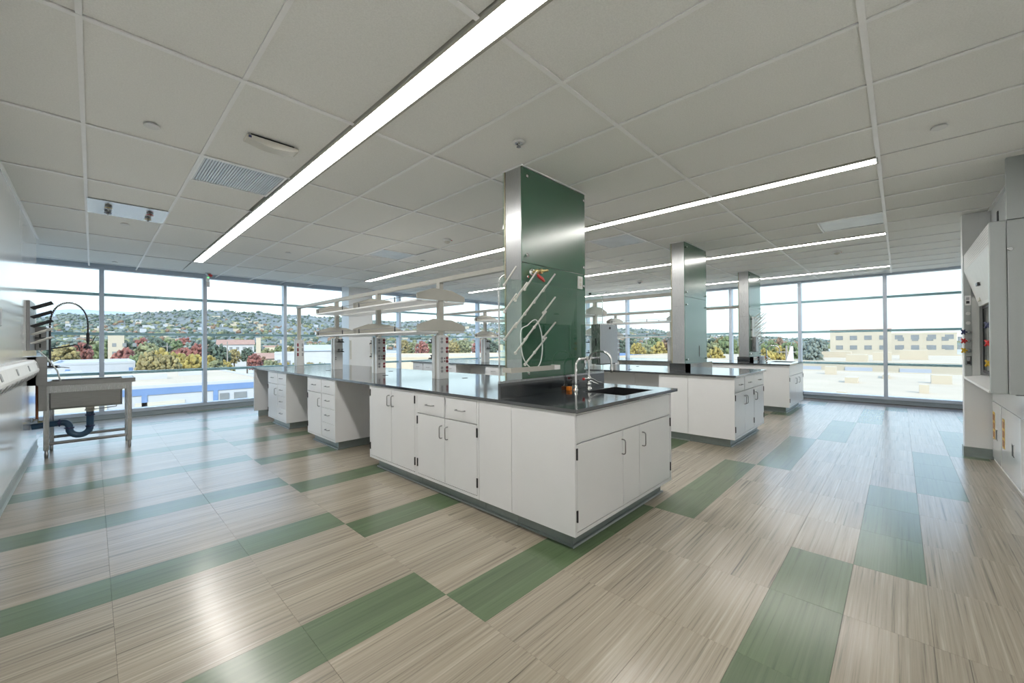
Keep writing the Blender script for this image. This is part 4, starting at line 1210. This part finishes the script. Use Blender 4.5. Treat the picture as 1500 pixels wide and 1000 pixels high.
# base cabinet of the hood
t = thing('hood_base_cabinet', (5.95, -1.1, 0), 'pale base cabinet with yellow hazard stickers under the fume hood', 'cabinet')
bx(5.03, 6.872, -1.52, -0.752, 0.03, 0.872).build('carcass', M['white_wall'], t)
bx(5.03, 6.872, -0.752, -0.732, 0.655, 0.872).build('top_rail', M['gloss_wall'], t)
bx(5.03, 6.872, -0.752, -0.740, 0.0, 0.03).build('base_strip', M['white_plastic'], t)
bx(5.02, 5.03, -1.52, -0.70, 0, 0.872).build('end_panel', M['white_wall'], t)
for (a, b) in ((6.335, 6.862), (5.42, 6.305)):
    d = bx(a, b, -0.750, -0.730, 0.035, 0.650).build('door', M['gloss_wall'], t, bevel=0.002)
    bx(a + 0.20 if a > 6 else a + 0.28, (a + 0.20 if a > 6 else a + 0.28) + 0.075, -0.7315, -0.7285, 0.27, 0.37).build('pull_recess', M['black_rubber'], d)
    mb = MB()
    pa = a + 0.195 if a > 6 else a + 0.275
    mb.box(pa, pa + 0.004, -0.731, -0.726, 0.265, 0.375); mb.box(pa + 0.081, pa + 0.085, -0.731, -0.726, 0.265, 0.375)
    mb.box(pa, pa + 0.085, -0.731, -0.726, 0.265, 0.269); mb.box(pa, pa + 0.085, -0.731, -0.726, 0.371, 0.375)
    mb.build('pull_frame', M['chrome'], d)
    la = b - 0.17
    l = bx(la, la + 0.12, -0.730, -0.7285, 0.25, 0.54).build('hazard_sticker', M['yellow'], d, label='yellow hazard sticker')
    for k in range(3): bx(la + 0.012, la + 0.108, -0.7285, -0.728, 0.265 + 0.092 * k, 0.33 + 0.092 * k).build('sticker_print', M['brown_print'], l)
bx(6.306, 6.334, -0.751, -0.733, 0.035, 0.65).build('vent_strip', M['dark_metal'], t)
tag(bx(6.39, 6.45, -0.742, -0.732, 2.52, 2.63).build('wall_box', M['dark_metal']), 'small dark outlet box on the wall above the fume hood', 'outlet')

# ------------------------------------------------------------------ outside
GZ = -8.5


def at(px, py, dist):
    """a point seen in the photograph's direction (px, py), at a horizontal distance from the camera"""
    d = _f * 590.635 + RT * (px - 750) + UP * (500 - py)
    k = dist / math.hypot(d.x, d.y)
    return Vector((d.x * k, d.y * k, H + d.z * k))


O = {}
O['ground'] = mat('outside_ground', (0.40, 0.37, 0.31), 0.9, var=0.35, scale=0.03)
O['cream'] = mat('cream_roof', (0.50, 0.40, 0.28), 0.85, var=0.06, scale=0.25)
O['cream2'] = mat('pale_stucco', (0.52, 0.45, 0.34), 0.85, var=0.05, scale=0.3)
O['white'] = mat('white_siding', (0.48, 0.49, 0.50), 0.8, var=0.04, scale=0.4)
O['bluetrim'] = mat('blue_trim', (0.15, 0.24, 0.42), 0.7, var=0.06, scale=0.6)
O['greyroof'] = mat('grey_roof', (0.42, 0.44, 0.48), 0.8, var=0.08, scale=0.3)
O['brownroof'] = mat('brown_roof', (0.36, 0.21, 0.15), 0.85, var=0.1, scale=0.6)
O['win'] = mat('far_window_glass', (0.22, 0.23, 0.23), 0.25, var=0.1, scale=1)
O['garage'] = mat('roller_door', (0.55, 0.51, 0.42), 0.7, var=0.05, scale=1, stretch=(1, 1, 10))
O['trunk'] = mat('bark', (0.12, 0.09, 0.06), 0.9, var=0.3, scale=3)
O['hill'] = mat('hillside', (0.16, 0.17, 0.155), 0.95, var=0.4, scale=0.012)  # greyed base colour: aerial haze is mixed into the slopes
O['ridge'] = mat('far_ridge', (0.33, 0.38, 0.44), 0.95, var=0.06, scale=0.002)  # pale blue of distant haze painted into the ridge colour
O['pole'] = mat('utility_pole', (0.30, 0.27, 0.24), 0.9, var=0.1)
O['flag'] = mat('white_cloth', (0.75, 0.75, 0.74), 0.8, var=0.03)
LEAF = {'yellow': (0.46, 0.36, 0.10), 'gold': (0.38, 0.31, 0.13), 'green': (0.20, 0.25, 0.11), 'dark': (0.12, 0.16, 0.11), 'red': (0.36, 0.14, 0.11), 'olive': (0.29, 0.30, 0.15), 'rust': (0.34, 0.22, 0.14), 'grey': (0.26, 0.30, 0.25)}
for k, c in LEAF.items(): O['leaf_' + k] = mat('leaves_' + k, tuple(0.64 * q for q in c), 0.85, var=0.45, scale=2.2)

ground = struct(MB().add([(-900, -600, GZ), (3500, -600, GZ), (3500, 4500, GZ), (-900, 4500, GZ)], [(0, 1, 2, 3)]).build('ground', O['ground'], org=(0, 0, 0)), 'town ground outside, well below the room')


def crown_mesh(seed, mk):
    """lumpy crown of many overlapping leaf clusters, unit size"""
    rnd = random.Random(seed)
    mb = MB()
    ico = [(0, 0, 1), (0.894, 0, 0.447), (0.276, 0.851, 0.447), (-0.724, 0.526, 0.447), (-0.724, -0.526, 0.447), (0.276, -0.851, 0.447), (0.724, 0.526, -0.447), (-0.276, 0.851, -0.447), (-0.894, 0, -0.447), (-0.276, -0.851, -0.447), (0.724, -0.526, -0.447), (0, 0, -1)]
    fc = [(0, 1, 2), (0, 2, 3), (0, 3, 4), (0, 4, 5), (0, 5, 1), (1, 6, 2), (2, 7, 3), (3, 8, 4), (4, 9, 5), (5, 10, 1), (2, 6, 7), (3, 7, 8), (4, 8, 9), (5, 9, 10), (1, 10, 6), (6, 11, 7), (7, 11, 8), (8, 11, 9), (9, 11, 10), (10, 11, 6)]
    for k in range(230):
        while True:
            p = Vector((rnd.uniform(-1, 1), rnd.uniform(-1, 1), rnd.uniform(-0.75, 1)))
            if 0.35 < p.length < 1: break
        s = rnd.uniform(0.08, 0.17)
        rot = Matrix.Rotation(rnd.uniform(0, 6), 3, 'Z') @ Matrix.Rotation(rnd.uniform(0, 6), 3, 'X')
        mb.add([p * 0.86 + (rot @ Vector(v)) * s * rnd.uniform(0.7, 1.25) for v in ico], fc)
    me = bpy.data.meshes.new('crown'); me.from_pydata([tuple(v) for v in mb.v], [], mb.f); me.materials.append(O[mk])
    return me


CROWN = {(k, s): crown_mesh(hash((len(k), s)) % 1000 + ord(k[0]), 'leaf_' + k) for k in LEAF for s in (0, 1)}
q = MB().tube([(0, 0, 0), (0, 0, 1)], 1.0, 7, 0.6)
TRUNK = bpy.data.meshes.new('trunk'); TRUNK.from_pydata(q.v, [], q.f); TRUNK.materials.append(O['trunk'])
tree_words = {'yellow': 'bright yellow autumn tree', 'gold': 'golden brown autumn tree', 'green': 'mid green leafy tree', 'dark': 'dark green tree', 'red': 'red autumn tree', 'olive': 'olive green tree', 'rust': 'rust coloured tree', 'grey': 'grey green tree'}
place_words = ['outside the hills window', 'behind the middle panes', 'outside the roofs window']


TREES = {}
STOOD = []


def tree(px, py_top, wpx, dist, kind, where):
    while True:
        top = at(px, py_top, dist)
        hw = wpx / 590.635 * dist * 0.5 * 1.15
        if all(math.hypot(top.x - a, top.y - b) > (hw + c) * 0.97 for a, b, c in STOOD) or dist > 420: break
        dist += 3.0
    STOOD.append((top.x, top.y, hw))
    zt = top.z
    ztr = max(GZ, zt - hw * 3.2)
    hz = max(hw * 0.9, min((zt - GZ) * 0.46, hw * 1.35))
    cz = zt - hz * 0.95
    o = bpy.data.objects.new('tree', None); C.objects.link(o); o.location = (top.x, top.y, GZ)
    tag(o, tree_words[kind], 'tree', tree_words[kind] + 's ' + place_words[where])
    TREES.setdefault((kind, where), []).append((px, o))
    c = piece('crown', CROWN[(kind, random.randint(0, 1))], o, (0, 0, cz - GZ))
    c.scale = (hw, hw, hz); c.rotation_euler = (0, 0, random.uniform(0, 6))
    tr = piece('trunk', TRUNK, o, (0, 0, 0)); tr.scale = (0.05 * hw + 0.15, 0.05 * hw + 0.15, max(0.5, cz - GZ))


# yellow grove and neighbours seen through the left panes
for (px, pt, w, d, k) in ((222, 513, 26, 92, 'gold'), (240, 510, 30, 96, 'yellow'), (262, 516, 30, 92, 'yellow'), (284, 517, 30, 93, 'yellow'), (305, 519, 26, 92, 'yellow'), (318, 526, 20, 90, 'olive'), (330, 527, 18, 92, 'yellow'),
                          (205, 517, 22, 130, 'green'), (198, 520, 16, 126, 'green'), (228, 507, 26, 110, 'olive'), (247, 518, 22, 88, 'gold'), (275, 525, 24, 86, 'yellow'),
                          (292, 502, 22, 150, 'red'), (272, 508, 18, 150, 'red'), (262, 509, 16, 155, 'red'), (318, 502, 26, 130, 'dark'), (343, 510, 14, 140, 'gold'), (182, 508, 20, 150, 'red'), (215, 500, 24, 170, 'olive'),
                          (206, 494, 16, 260, 'red'), (180, 495, 24, 240, 'dark'), (155, 497, 20, 240, 'green'), (135, 497, 22, 250, 'olive'), (110, 496, 26, 260, 'grey'), (88, 498, 24, 260, 'dark'), (120, 500, 16, 220, 'red'), (96, 503, 20, 210, 'gold'),
                          (230, 495, 22, 280, 'dark'), (250, 495, 24, 300, 'green'), (270, 493, 20, 300, 'red'), (300, 494, 20, 280, 'dark'), (283, 497, 20, 260, 'grey'),
                          (373, 517, 16, 120, 'red'), (382, 519, 14, 118, 'rust'), (362, 508, 14, 170, 'dark'), (392, 508, 16, 200, 'olive'), (410, 505, 14, 230, 'green'), (425, 506, 16, 240, 'gold'), (445, 505, 14, 260, 'dark'), (460, 503, 18, 260, 'green'), (475, 502, 16, 280, 'olive'),
                          (398, 525, 26, 85, 'olive'), (415, 528, 24, 82, 'yellow'), (436, 528, 24, 82, 'olive'), (455, 529, 24, 80, 'gold'), (470, 530, 22, 80, 'olive')):
    tree(px, pt, w, d, k, 0)
for (px, pt, w, d, k) in ((592, 497, 16, 160, 'gold'), (618, 498, 20, 150, 'red'), (604, 500, 14, 170, 'olive'), (640, 495, 26, 220, 'green'), (662, 497, 22, 230, 'gold'), (680, 496, 24, 240, 'olive'), (700, 498, 18, 210, 'red'), (720, 497, 24, 230, 'dark'),
                          (893, 500, 18, 140, 'olive'), (907, 496, 18, 180, 'dark'), (922, 492, 22, 180, 'dark'), (934, 501, 22, 110, 'yellow'), (948, 503, 20, 110, 'olive'), (966, 499, 24, 105, 'yellow'), (958, 492, 22, 190, 'green'), (976, 494, 16, 190, 'rust')):
    tree(px, pt, w, d, k, 1)
for (px, pt, w, d, k) in ((1044, 500, 22, 95, 'olive'), (1056, 492, 22, 120, 'gold'), (1066, 492, 26, 110, 'green'), (1048, 508, 22, 80, 'yellow'), (1040, 494, 20, 130, 'dark'), (1128, 498, 24, 85, 'green'), (1142, 506, 24, 75, 'yellow'), (1156, 499, 28, 78, 'green'), (1168, 500, 22, 90, 'rust'),
                          (1138, 492, 22, 150, 'rust'), (1186, 497, 20, 80, 'grey'), (1196, 494, 22, 82, 'grey'), (1190, 507, 22, 76, 'grey'), (1120, 510, 20, 70, 'yellow'), (1150, 513, 20, 70, 'olive')):
    tree(px, pt, w, d, k, 2)


ORD = ['first', 'second', 'third', 'fourth', 'fifth', 'sixth', 'seventh', 'eighth', 'ninth', 'tenth', 'eleventh', 'twelfth', 'thirteenth', 'fourteenth', 'fifteenth', 'sixteenth', 'seventeenth', 'eighteenth', 'nineteenth', 'twentieth', 'twenty-first', 'twenty-second', 'twenty-third', 'twenty-fourth', 'twenty-fifth', 'twenty-sixth', 'twenty-seventh', 'twenty-eighth']
for (kind, where), lst in TREES.items():
    lst.sort(key=lambda q: q[0])
    for i, (_, o) in enumerate(lst):
        o['label'] = '%s, %s of its colour from left, %s' % (tree_words[kind], ORD[i], place_words[where]) if len(lst) > 1 else 'the only %s %s' % (tree_words[kind], place_words[where])


def house(name, label, P0, P1, depth, z0, z1, wall, roof, wins=None, gable=0.0, parapet=0.4, group=None, trim=None):
    """front facade from P0 to P1 (xy), extends back from the camera by depth"""
    P0, P1 = Vector((P0[0], P0[1], 0)), Vector((P1[0], P1[1], 0))
    e = (P1 - P0); Lf = e.length; e.normalize()
    n = Vector((-e.y, e.x, 0))
    if n.dot(P0) < 0: n = -n
    fn = lambda a, b, z: tuple(P0 + e * a + n * b + Vector((0, 0, z)))
    mid = (P0 + P1) / 2 + n * depth / 2
    t = thing(name, (mid.x, mid.y, z0), label, 'building', group)

    def ob(mb, a0, a1, b0, b1, za, zb):
        vs = [fn(a0, b0, za), fn(a1, b0, za), fn(a1, b1, za), fn(a0, b1, za), fn(a0, b0, zb), fn(a1, b0, zb), fn(a1, b1, zb), fn(a0, b1, zb)]
        return mb.add(vs, [(0, 3, 2, 1), (4, 5, 6, 7), (0, 1, 5, 4), (1, 2, 6, 5), (2, 3, 7, 6), (3, 0, 4, 7)])
    ob(MB(), 0, Lf, 0, depth, z0, z1).build('walls', O[wall], t)
    if gable:
        vs = [fn(-0.5, -0.5, z1), fn(Lf + 0.5, -0.5, z1), fn(Lf + 0.5, depth + 0.5, z1), fn(-0.5, depth + 0.5, z1), fn(-0.5, depth / 2, z1 + gable), fn(Lf + 0.5, depth / 2, z1 + gable)]
        MB().add(vs, [(0, 1, 5, 4), (2, 3, 4, 5), (1, 2, 5), (3, 0, 4), (0, 3, 2, 1)]).build('roof', O[roof], t)
    else:
        mb = MB()
        ob(mb, 0.01, Lf - 0.01, 0.01, depth - 0.01, z1, z1 + 0.06)
        mb.build('roof', O[roof], t)
        mb = MB()
        for q in ((0, Lf, -0.05, 0.25), (0, Lf, depth - 0.25, depth), (-0.05, 0.25, 0.25, depth - 0.25), (Lf - 0.25, Lf + 0.05, 0.25, depth - 0.25)):
            ob(mb, *q, z1 + 0.06 if False else z1, z1 + parapet)
        mb.build('parapet', O[trim or wall], t)
    for (a0, a1, za, zb, mk, nm) in (wins or []):
        ob(MB(), a0, a1, -0.08, 0.0, za, zb).build(nm, O[mk], t)
    return t


# white building with blue bands just below the left panes
fa, fb = (-8.0, 45.0), (12.5, 45.0)
wn = [(0, 20.5, -2.75, -2.2, 'bluetrim', 'blue_band')]
for a in (4.6, 10.8, 15.6, 19.6): wn.append((a, a + 0.35, -8.4, -2.75, 'bluetrim', 'blue_post'))
wn += [(10.4, 13.6, -6.4, -3.35, 'garage', 'roller_door'), (16.1, 16.8, -3.95, -3.05, 'win', 'window'), (17.2, 18.2, -3.95, -3.05, 'win', 'window'), (5.6, 8.8, -6.4, -3.3, 'garage', 'roller_door')]
b1 = house('blue_trim_warehouse', 'white warehouse with blue bands and a cream flat roof under the left panes', fa, fb, 26, GZ, -2.2, 'white', 'cream', wn, parapet=0.25, trim='white')
for (vx, vy, w, d, h) in ((2, 56, 3.5, 1.2, 0.5), (7, 60, 2.5, 1.0, 0.4), (-2, 64, 1.2, 1.2, 0.8)):
    bx(vx, vx + w, vy, vy + d, -2.14, -2.14 + h).build('roof_vent', O['white'], b1)
house('grey_warehouse', 'low white warehouse with blue corner posts behind the steel sink', at(75, 530, 98)[:2], at(198, 526, 98)[:2], 22, GZ, -1.7, 'white', 'greyroof', [(1.5, 2.0, -6, -2.4, 'bluetrim', 'blue_post'), (9, 9.5, -6, -2.4, 'bluetrim', 'blue_post'), (19.3, 19.8, -6, -2.4, 'bluetrim', 'blue_post'), (13.5, 15, -5, -3.4, 'win', 'window')])
house('long_shed', 'long low grey roofed shed between the blue trim warehouse and the yellow trees', at(60, 545, 78)[:2], at(222, 540, 78)[:2], 9, GZ, -2.9, 'white', 'greyroof', [(2, 6, -4.2, -3.6, 'win', 'window')])
house('beige_office', 'small beige office block with a flat roof before the hills', at(158, 512, 190)[:2], at(182, 511, 190)[:2], 12, GZ, 4.9, 'cream2', 'brownroof', [(1, 2, 1.2, 2.4, 'win', 'window'), (3.5, 4.5, 1.2, 2.4, 'win', 'window'), (6, 7, 1.2, 2.4, 'win', 'window'), (1, 2, -1.6, -0.4, 'win', 'window'), (3.5, 4.5, -1.6, -0.4, 'win', 'window'), (6, 7, -1.6, -0.4, 'win', 'window')])
house('red_roof_hall', 'long white hall with a red brown roof before the hills', at(318, 506, 230)[:2], at(372, 505, 230)[:2], 16, GZ, 1.8, 'white', 'brownroof', [(2 + 2.6 * k, 3.2 + 2.6 * k, -0.6, 0.7, 'win', 'window') for k in range(7)], gable=2.4)
house('brown_roof_shop', 'low shop building with a brown pitched roof near the red tree', at(376, 520, 135)[:2], at(404, 521, 135)[:2], 10, GZ, -2.5, 'cream2', 'brownroof', [(1, 2.4, -5.0, -3.4, 'win', 'window'), (3.4, 5, -5.0, -3.4, 'win', 'window')], gable=1.6)
house('white_block', 'white flat roofed block with dark windows behind the far service tower', at(402, 520, 118)[:2], at(437, 521, 118)[:2], 14, GZ, -0.9, 'white', 'greyroof', [(0.6, 1.3, -3.4, -2.3, 'win', 'window'), (2.2, 3.6, -3.8, -2.6, 'win', 'window'), (4.6, 5.8, -3.8, -2.6, 'win', 'window')])
house('grey_hall', 'wide grey roofed hall behind the shelf rack', at(444, 518, 150)[:2], at(490, 520, 150)[:2], 24, GZ, -0.6, 'white', 'greyroof', gable=2.0)
house('tall_white_tower', 'narrow pale tower block in the distance left of the far service tower', at(375, 505, 220)[:2], at(382, 505, 220)[:2], 5, GZ, 4.5, 'cream2', 'cream')
# roofs outside the right hand window
rb = house('flat_roof_wing', 'wide cream flat roofed wing just below the roofs window', (17.0, 13.0), (17.0, -14.0), 36, GZ, -1.75, 'cream2', 'cream', parapet=0.12, trim='cream2')
for (vx, vy, w, d, h) in ((24, -0.5, 0.6, 0.7, 0.3), (27, 2.0, 0.4, 0.4, 0.4), (33, -1.2, 0.4, 0.4, 0.5), (38, 2.2, 1.4, 0.7, 0.4), (30, 4.5, 0.5, 4.0, 0.25), (44, 0.6, 3.0, 0.4, 0.3), (21.5, 3.4, 2.0, 0.3, 0.2), (41, -2.6, 0.8, 1.0, 0.6), (47, 4.2, 0.8, 0.8, 0.7), (23, 1.2, 0.2, 0.2, 0.5)):
    bx(vx, vx + w, vy, vy + d, -1.69, -1.69 + h).build('roof_unit', O['cream2'], rb)
rb2 = house('second_flat_roof', 'second pale flat roof beyond the wing, crossing behind the window mullion', (66, 40.0), (66, -20.0), 45, GZ, -1.5, 'cream2', 'cream', [(10 + 5 * k, 12.6 + 5 * k, -2.6, -1.9, 'greyroof', 'louvre') for k in range(7)], parapet=0.3)
for (vx, vy, w, d, h) in ((70, 3.0, 2, 2.2, 1.0), (78, 0.8, 1.2, 2.0, 1.2), (84, -3, 2, 3, 1.4), (90, 6, 2, 4, 1.0)):
    bx(vx, vx + w, vy, vy + d, -1.44, -1.44 + h).build('roof_unit', O['cream2'], rb2)
w3 = [(1.5 + 3.4 * k, 3.2 + 3.4 * k, z, z + 1.3, 'win', 'window') for k in range(9) for z in (-1.2, 1.8)]
house('long_block', 'long pale block with rows of windows and brown roof on the horizon', at(1216, 505, 165)[:2], at(1306, 505, 165)[:2], 18, GZ, 4.3, 'cream2', 'brownroof', w3, parapet=0.8, trim='brownroof')
house('wing_block', 'pale apartment block at the horizon beside the fume hood', at(1304, 505, 200)[:2], at(1402, 505, 200)[:2], 18, GZ, 3.6, 'cream2', 'cream', [(2 + 3.6 * k, 3.6 + 3.6 * k, z, z + 1.3, 'win', 'window') for k in range(8) for z in (-1.4, 1.4)], parapet=0.6)
house('corner_flat_roof', 'pale flat roof seen beneath the shelves past the green column', (40, 92), (78, 58), 40, GZ, -1.9, 'cream2', 'cream', parapet=0.3)
house('blue_edge_roof', 'flat roof with a blue grey edge seen between the clad columns', at(868, 520, 105)[:2], at(985, 520, 105)[:2], 14, GZ, -2.0, 'cream2', 'cream', parapet=0.5, trim='bluetrim')
house('mid_flat_roof', 'cream flat roof right below the trees between the clad columns', at(858, 535, 52)[:2], at(1085, 535, 52)[:2], 40, GZ, -2.6, 'cream2', 'cream', parapet=0.3)
# poles and a pennant
for (px, pt, d, lab) in ((333, 500, 110, 'tall wooden utility pole right of the yellow trees'), (245, 503, 130, 'thin utility pole rising behind the yellow trees'), (947, 493, 120, 'utility pole before the trees between the clad columns'), (1152, 506, 60, 'street lamp pole by the trees at the roofs window')):
    p = at(px, pt, d)
    t = thing('utility_pole', (p.x, p.y, GZ), lab, 'pole', 'poles outside')
    MB().cyl((p.x, p.y, GZ), (p.x, p.y, p.z), 0.16, 0.10, n=8).build('mast', O['pole'], t)
    e = Vector((p.y, -p.x, 0)).normalized()
    MB().cyl(Vector((p.x, p.y, p.z - 0.8)) - e * 1.0, Vector((p.x, p.y, p.z - 0.8)) + e * 1.0, 0.07, n=6).build('cross_arm', O['pole'], t)
p = at(1157, 506, 40)
t = thing('pennant', (p.x, p.y, -1.8), 'slim white pennant standing outside near the furthest sink', 'flag')
MB().cyl((p.x, p.y, GZ), (p.x, p.y, p.z), 0.05, n=8).build('mast', O['pole'], t)
MB().prism([(0, 0), (0.7, 0), (0.2, 1.9), (0.05, 1.9)], lambda a, b, d: (p.x - 0.2 + d, p.y - 0.3 + a, p.z - 1.95 + b), -0.03, 0.03).build('cloth', O['flag'], t)

# ------------------------------------------------------------------ hills
SKY = [(-400, 462), (40, 464), (75, 463), (100, 461), (150, 462), (200, 459), (250, 456), (300, 454), (340, 456), (400, 460), (440, 462), (500, 466), (560, 470), (620, 471), (700, 474), (760, 476), (850, 479), (905, 482), (930, 480), (960, 484), (1000, 488), (1060, 492), (1130, 495), (1250, 500), (1500, 503), (1800, 505)]


def interp(tab, x):
    for (a, b), (c, d) in zip(tab, tab[1:]):
        if a <= x <= c: return b + (d - b) * (x - a) / (c - a)
    return tab[-1][1]


mb = MB(); cols = 180; rows = 9
rnd = random.Random(3)
ridge = []
for i in range(cols + 1):
    px = -300 + 2000 * i / cols
    yy = interp(SKY, px) + 0.9 * math.sin(px * 0.11) + 0.6 * math.sin(px * 0.31 + 1)
    for r in range(rows + 1):
        f = r / rows
        dist = 700 + 1500 * f
        tz = at(px, yy, 2200).z
        z = GZ + (tz - GZ) * (f ** 1.15) * (1 + (0.10 * math.sin(px * 0.05 + f * 9) + 0.06 * math.sin(px * 0.13 + f * 17)) * (1 - f) * f * 4)
        p = at(px, 505, dist)
        mb.v.append((p.x, p.y, z))
for i in range(cols):
    for r in range(rows):
        a = i * (rows + 1) + r
        mb.f.append((a, a + rows + 1, a + rows + 2, a + 1)); mb.sm.append(True)
hv = list(mb.v)
hills = struct(mb.build('hills', O['hill'], org=(0, 0, 0)), 'wooded hills rising behind the town')
# woods and houses on the slopes
ico = [(0, 0, 1), (0.894, 0, 0.447), (0.276, 0.851, 0.447), (-0.724, 0.526, 0.447), (-0.724, -0.526, 0.447), (0.276, -0.851, 0.447), (0.724, 0.526, -0.447), (-0.276, 0.851, -0.447), (-0.894, 0, -0.447), (-0.276, -0.851, -0.447), (0.724, -0.526, -0.447)]
fc = [(0, 1, 2), (0, 2, 3), (0, 3, 4), (0, 4, 5), (0, 5, 1), (1, 6, 2), (2, 7, 3), (3, 8, 4), (4, 9, 5), (5, 10, 1), (2, 6, 7), (3, 7, 8), (4, 8, 9), (5, 9, 10), (1, 10, 6)]
woods = {k: MB() for k in ('dark', 'grey', 'olive', 'rust')}
homes = {'white': MB(), 'cream2': MB()}
for n in range(9500):
    i = rnd.randint(0, cols - 1); f = rnd.random() * rows
    r = min(int(f), rows - 1); fr = f - r
    a = Vector(hv[i * (rows + 1) + r]).lerp(Vector(hv[i * (rows + 1) + r + 1]), fr)
    b = Vector(hv[(i + 1) * (rows + 1) + r]).lerp(Vector(hv[(i + 1) * (rows + 1) + r + 1]), fr)
    p = a.lerp(b, rnd.random())
    u = rnd.random()
    if u < 0.955:
        k = rnd.choice(('dark', 'dark', 'grey', 'grey', 'grey', 'olive', 'olive', 'rust') if f < 5 else ('dark', 'grey', 'grey'))
        s = rnd.uniform(3.0, 6.5)
        woods[k].add([p + Vector((v[0] * s * rnd.uniform(0.8, 1.3), v[1] * s, v[2] * s * rnd.uniform(0.7, 1.1) + s * 0.4)) for v in ico], fc)
    elif f < 6.5:
        w, h = rnd.uniform(4, 7), rnd.uniform(1.5, 3)
        q = bx(p.x - w, p.x + w, p.y - 5, p.y + 5, p.z - 1, p.z + h + 4)
        homes[rnd.choice(('white', 'cream2'))].add(q.v, q.f)
for k, m_ in woods.items():
    o = m_.build('woods', O['leaf_' + k], hills); o['kind'] = 'stuff'
for k, m_ in homes.items():
    o = m_.build('hillside_houses', O[k], hills); o['kind'] = 'stuff'
# pale ridge beyond
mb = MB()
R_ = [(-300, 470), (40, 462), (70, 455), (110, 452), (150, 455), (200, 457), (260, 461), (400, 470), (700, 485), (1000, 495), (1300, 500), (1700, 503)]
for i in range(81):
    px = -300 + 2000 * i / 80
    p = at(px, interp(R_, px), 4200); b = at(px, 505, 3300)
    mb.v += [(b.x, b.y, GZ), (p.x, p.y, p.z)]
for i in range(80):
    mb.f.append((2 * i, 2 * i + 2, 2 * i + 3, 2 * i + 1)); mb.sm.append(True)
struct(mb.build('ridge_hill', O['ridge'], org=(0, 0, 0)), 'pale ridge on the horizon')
# low town roofs between the near buildings and the hills: one object each
rnd = random.Random(11)
twn = ['white', 'cream2', 'cream2']
kk = 0
for (px, py, d) in [(x, y, q) for x, y, q in ((90, 506, 330), (118, 507, 300), (140, 505, 360), (205, 506, 320), (222, 505, 300), (240, 504, 380), (258, 505, 340), (276, 504, 320), (310, 503, 420), (350, 502, 430), (392, 503, 380), (415, 502, 420), (440, 503, 360), (468, 502, 400), (560, 503, 330), (600, 503, 300), (625, 504, 280), (655, 503, 330), (690, 503, 320), (725, 503, 340), (895, 504, 300), (915, 504, 330), (955, 503, 300), (1050, 504, 260), (1180, 504, 240), (1140, 503, 300))]:
    d = d + 260
    P0 = at(px - 6, py, d); P1 = at(px + 6 + rnd.randint(0, 6), py, d)
    kk += 1
    house('town_house', 'small pale distant town building below the hills, %s from the left' % ORD[kk - 1], P0[:2], P1[:2], 10, GZ, -1.5 + rnd.uniform(0, 2.5), rnd.choice(twn), rnd.choice(('brownroof', 'greyroof', 'cream')), gable=rnd.choice((0, 1.5, 2)), group='distant town buildings')
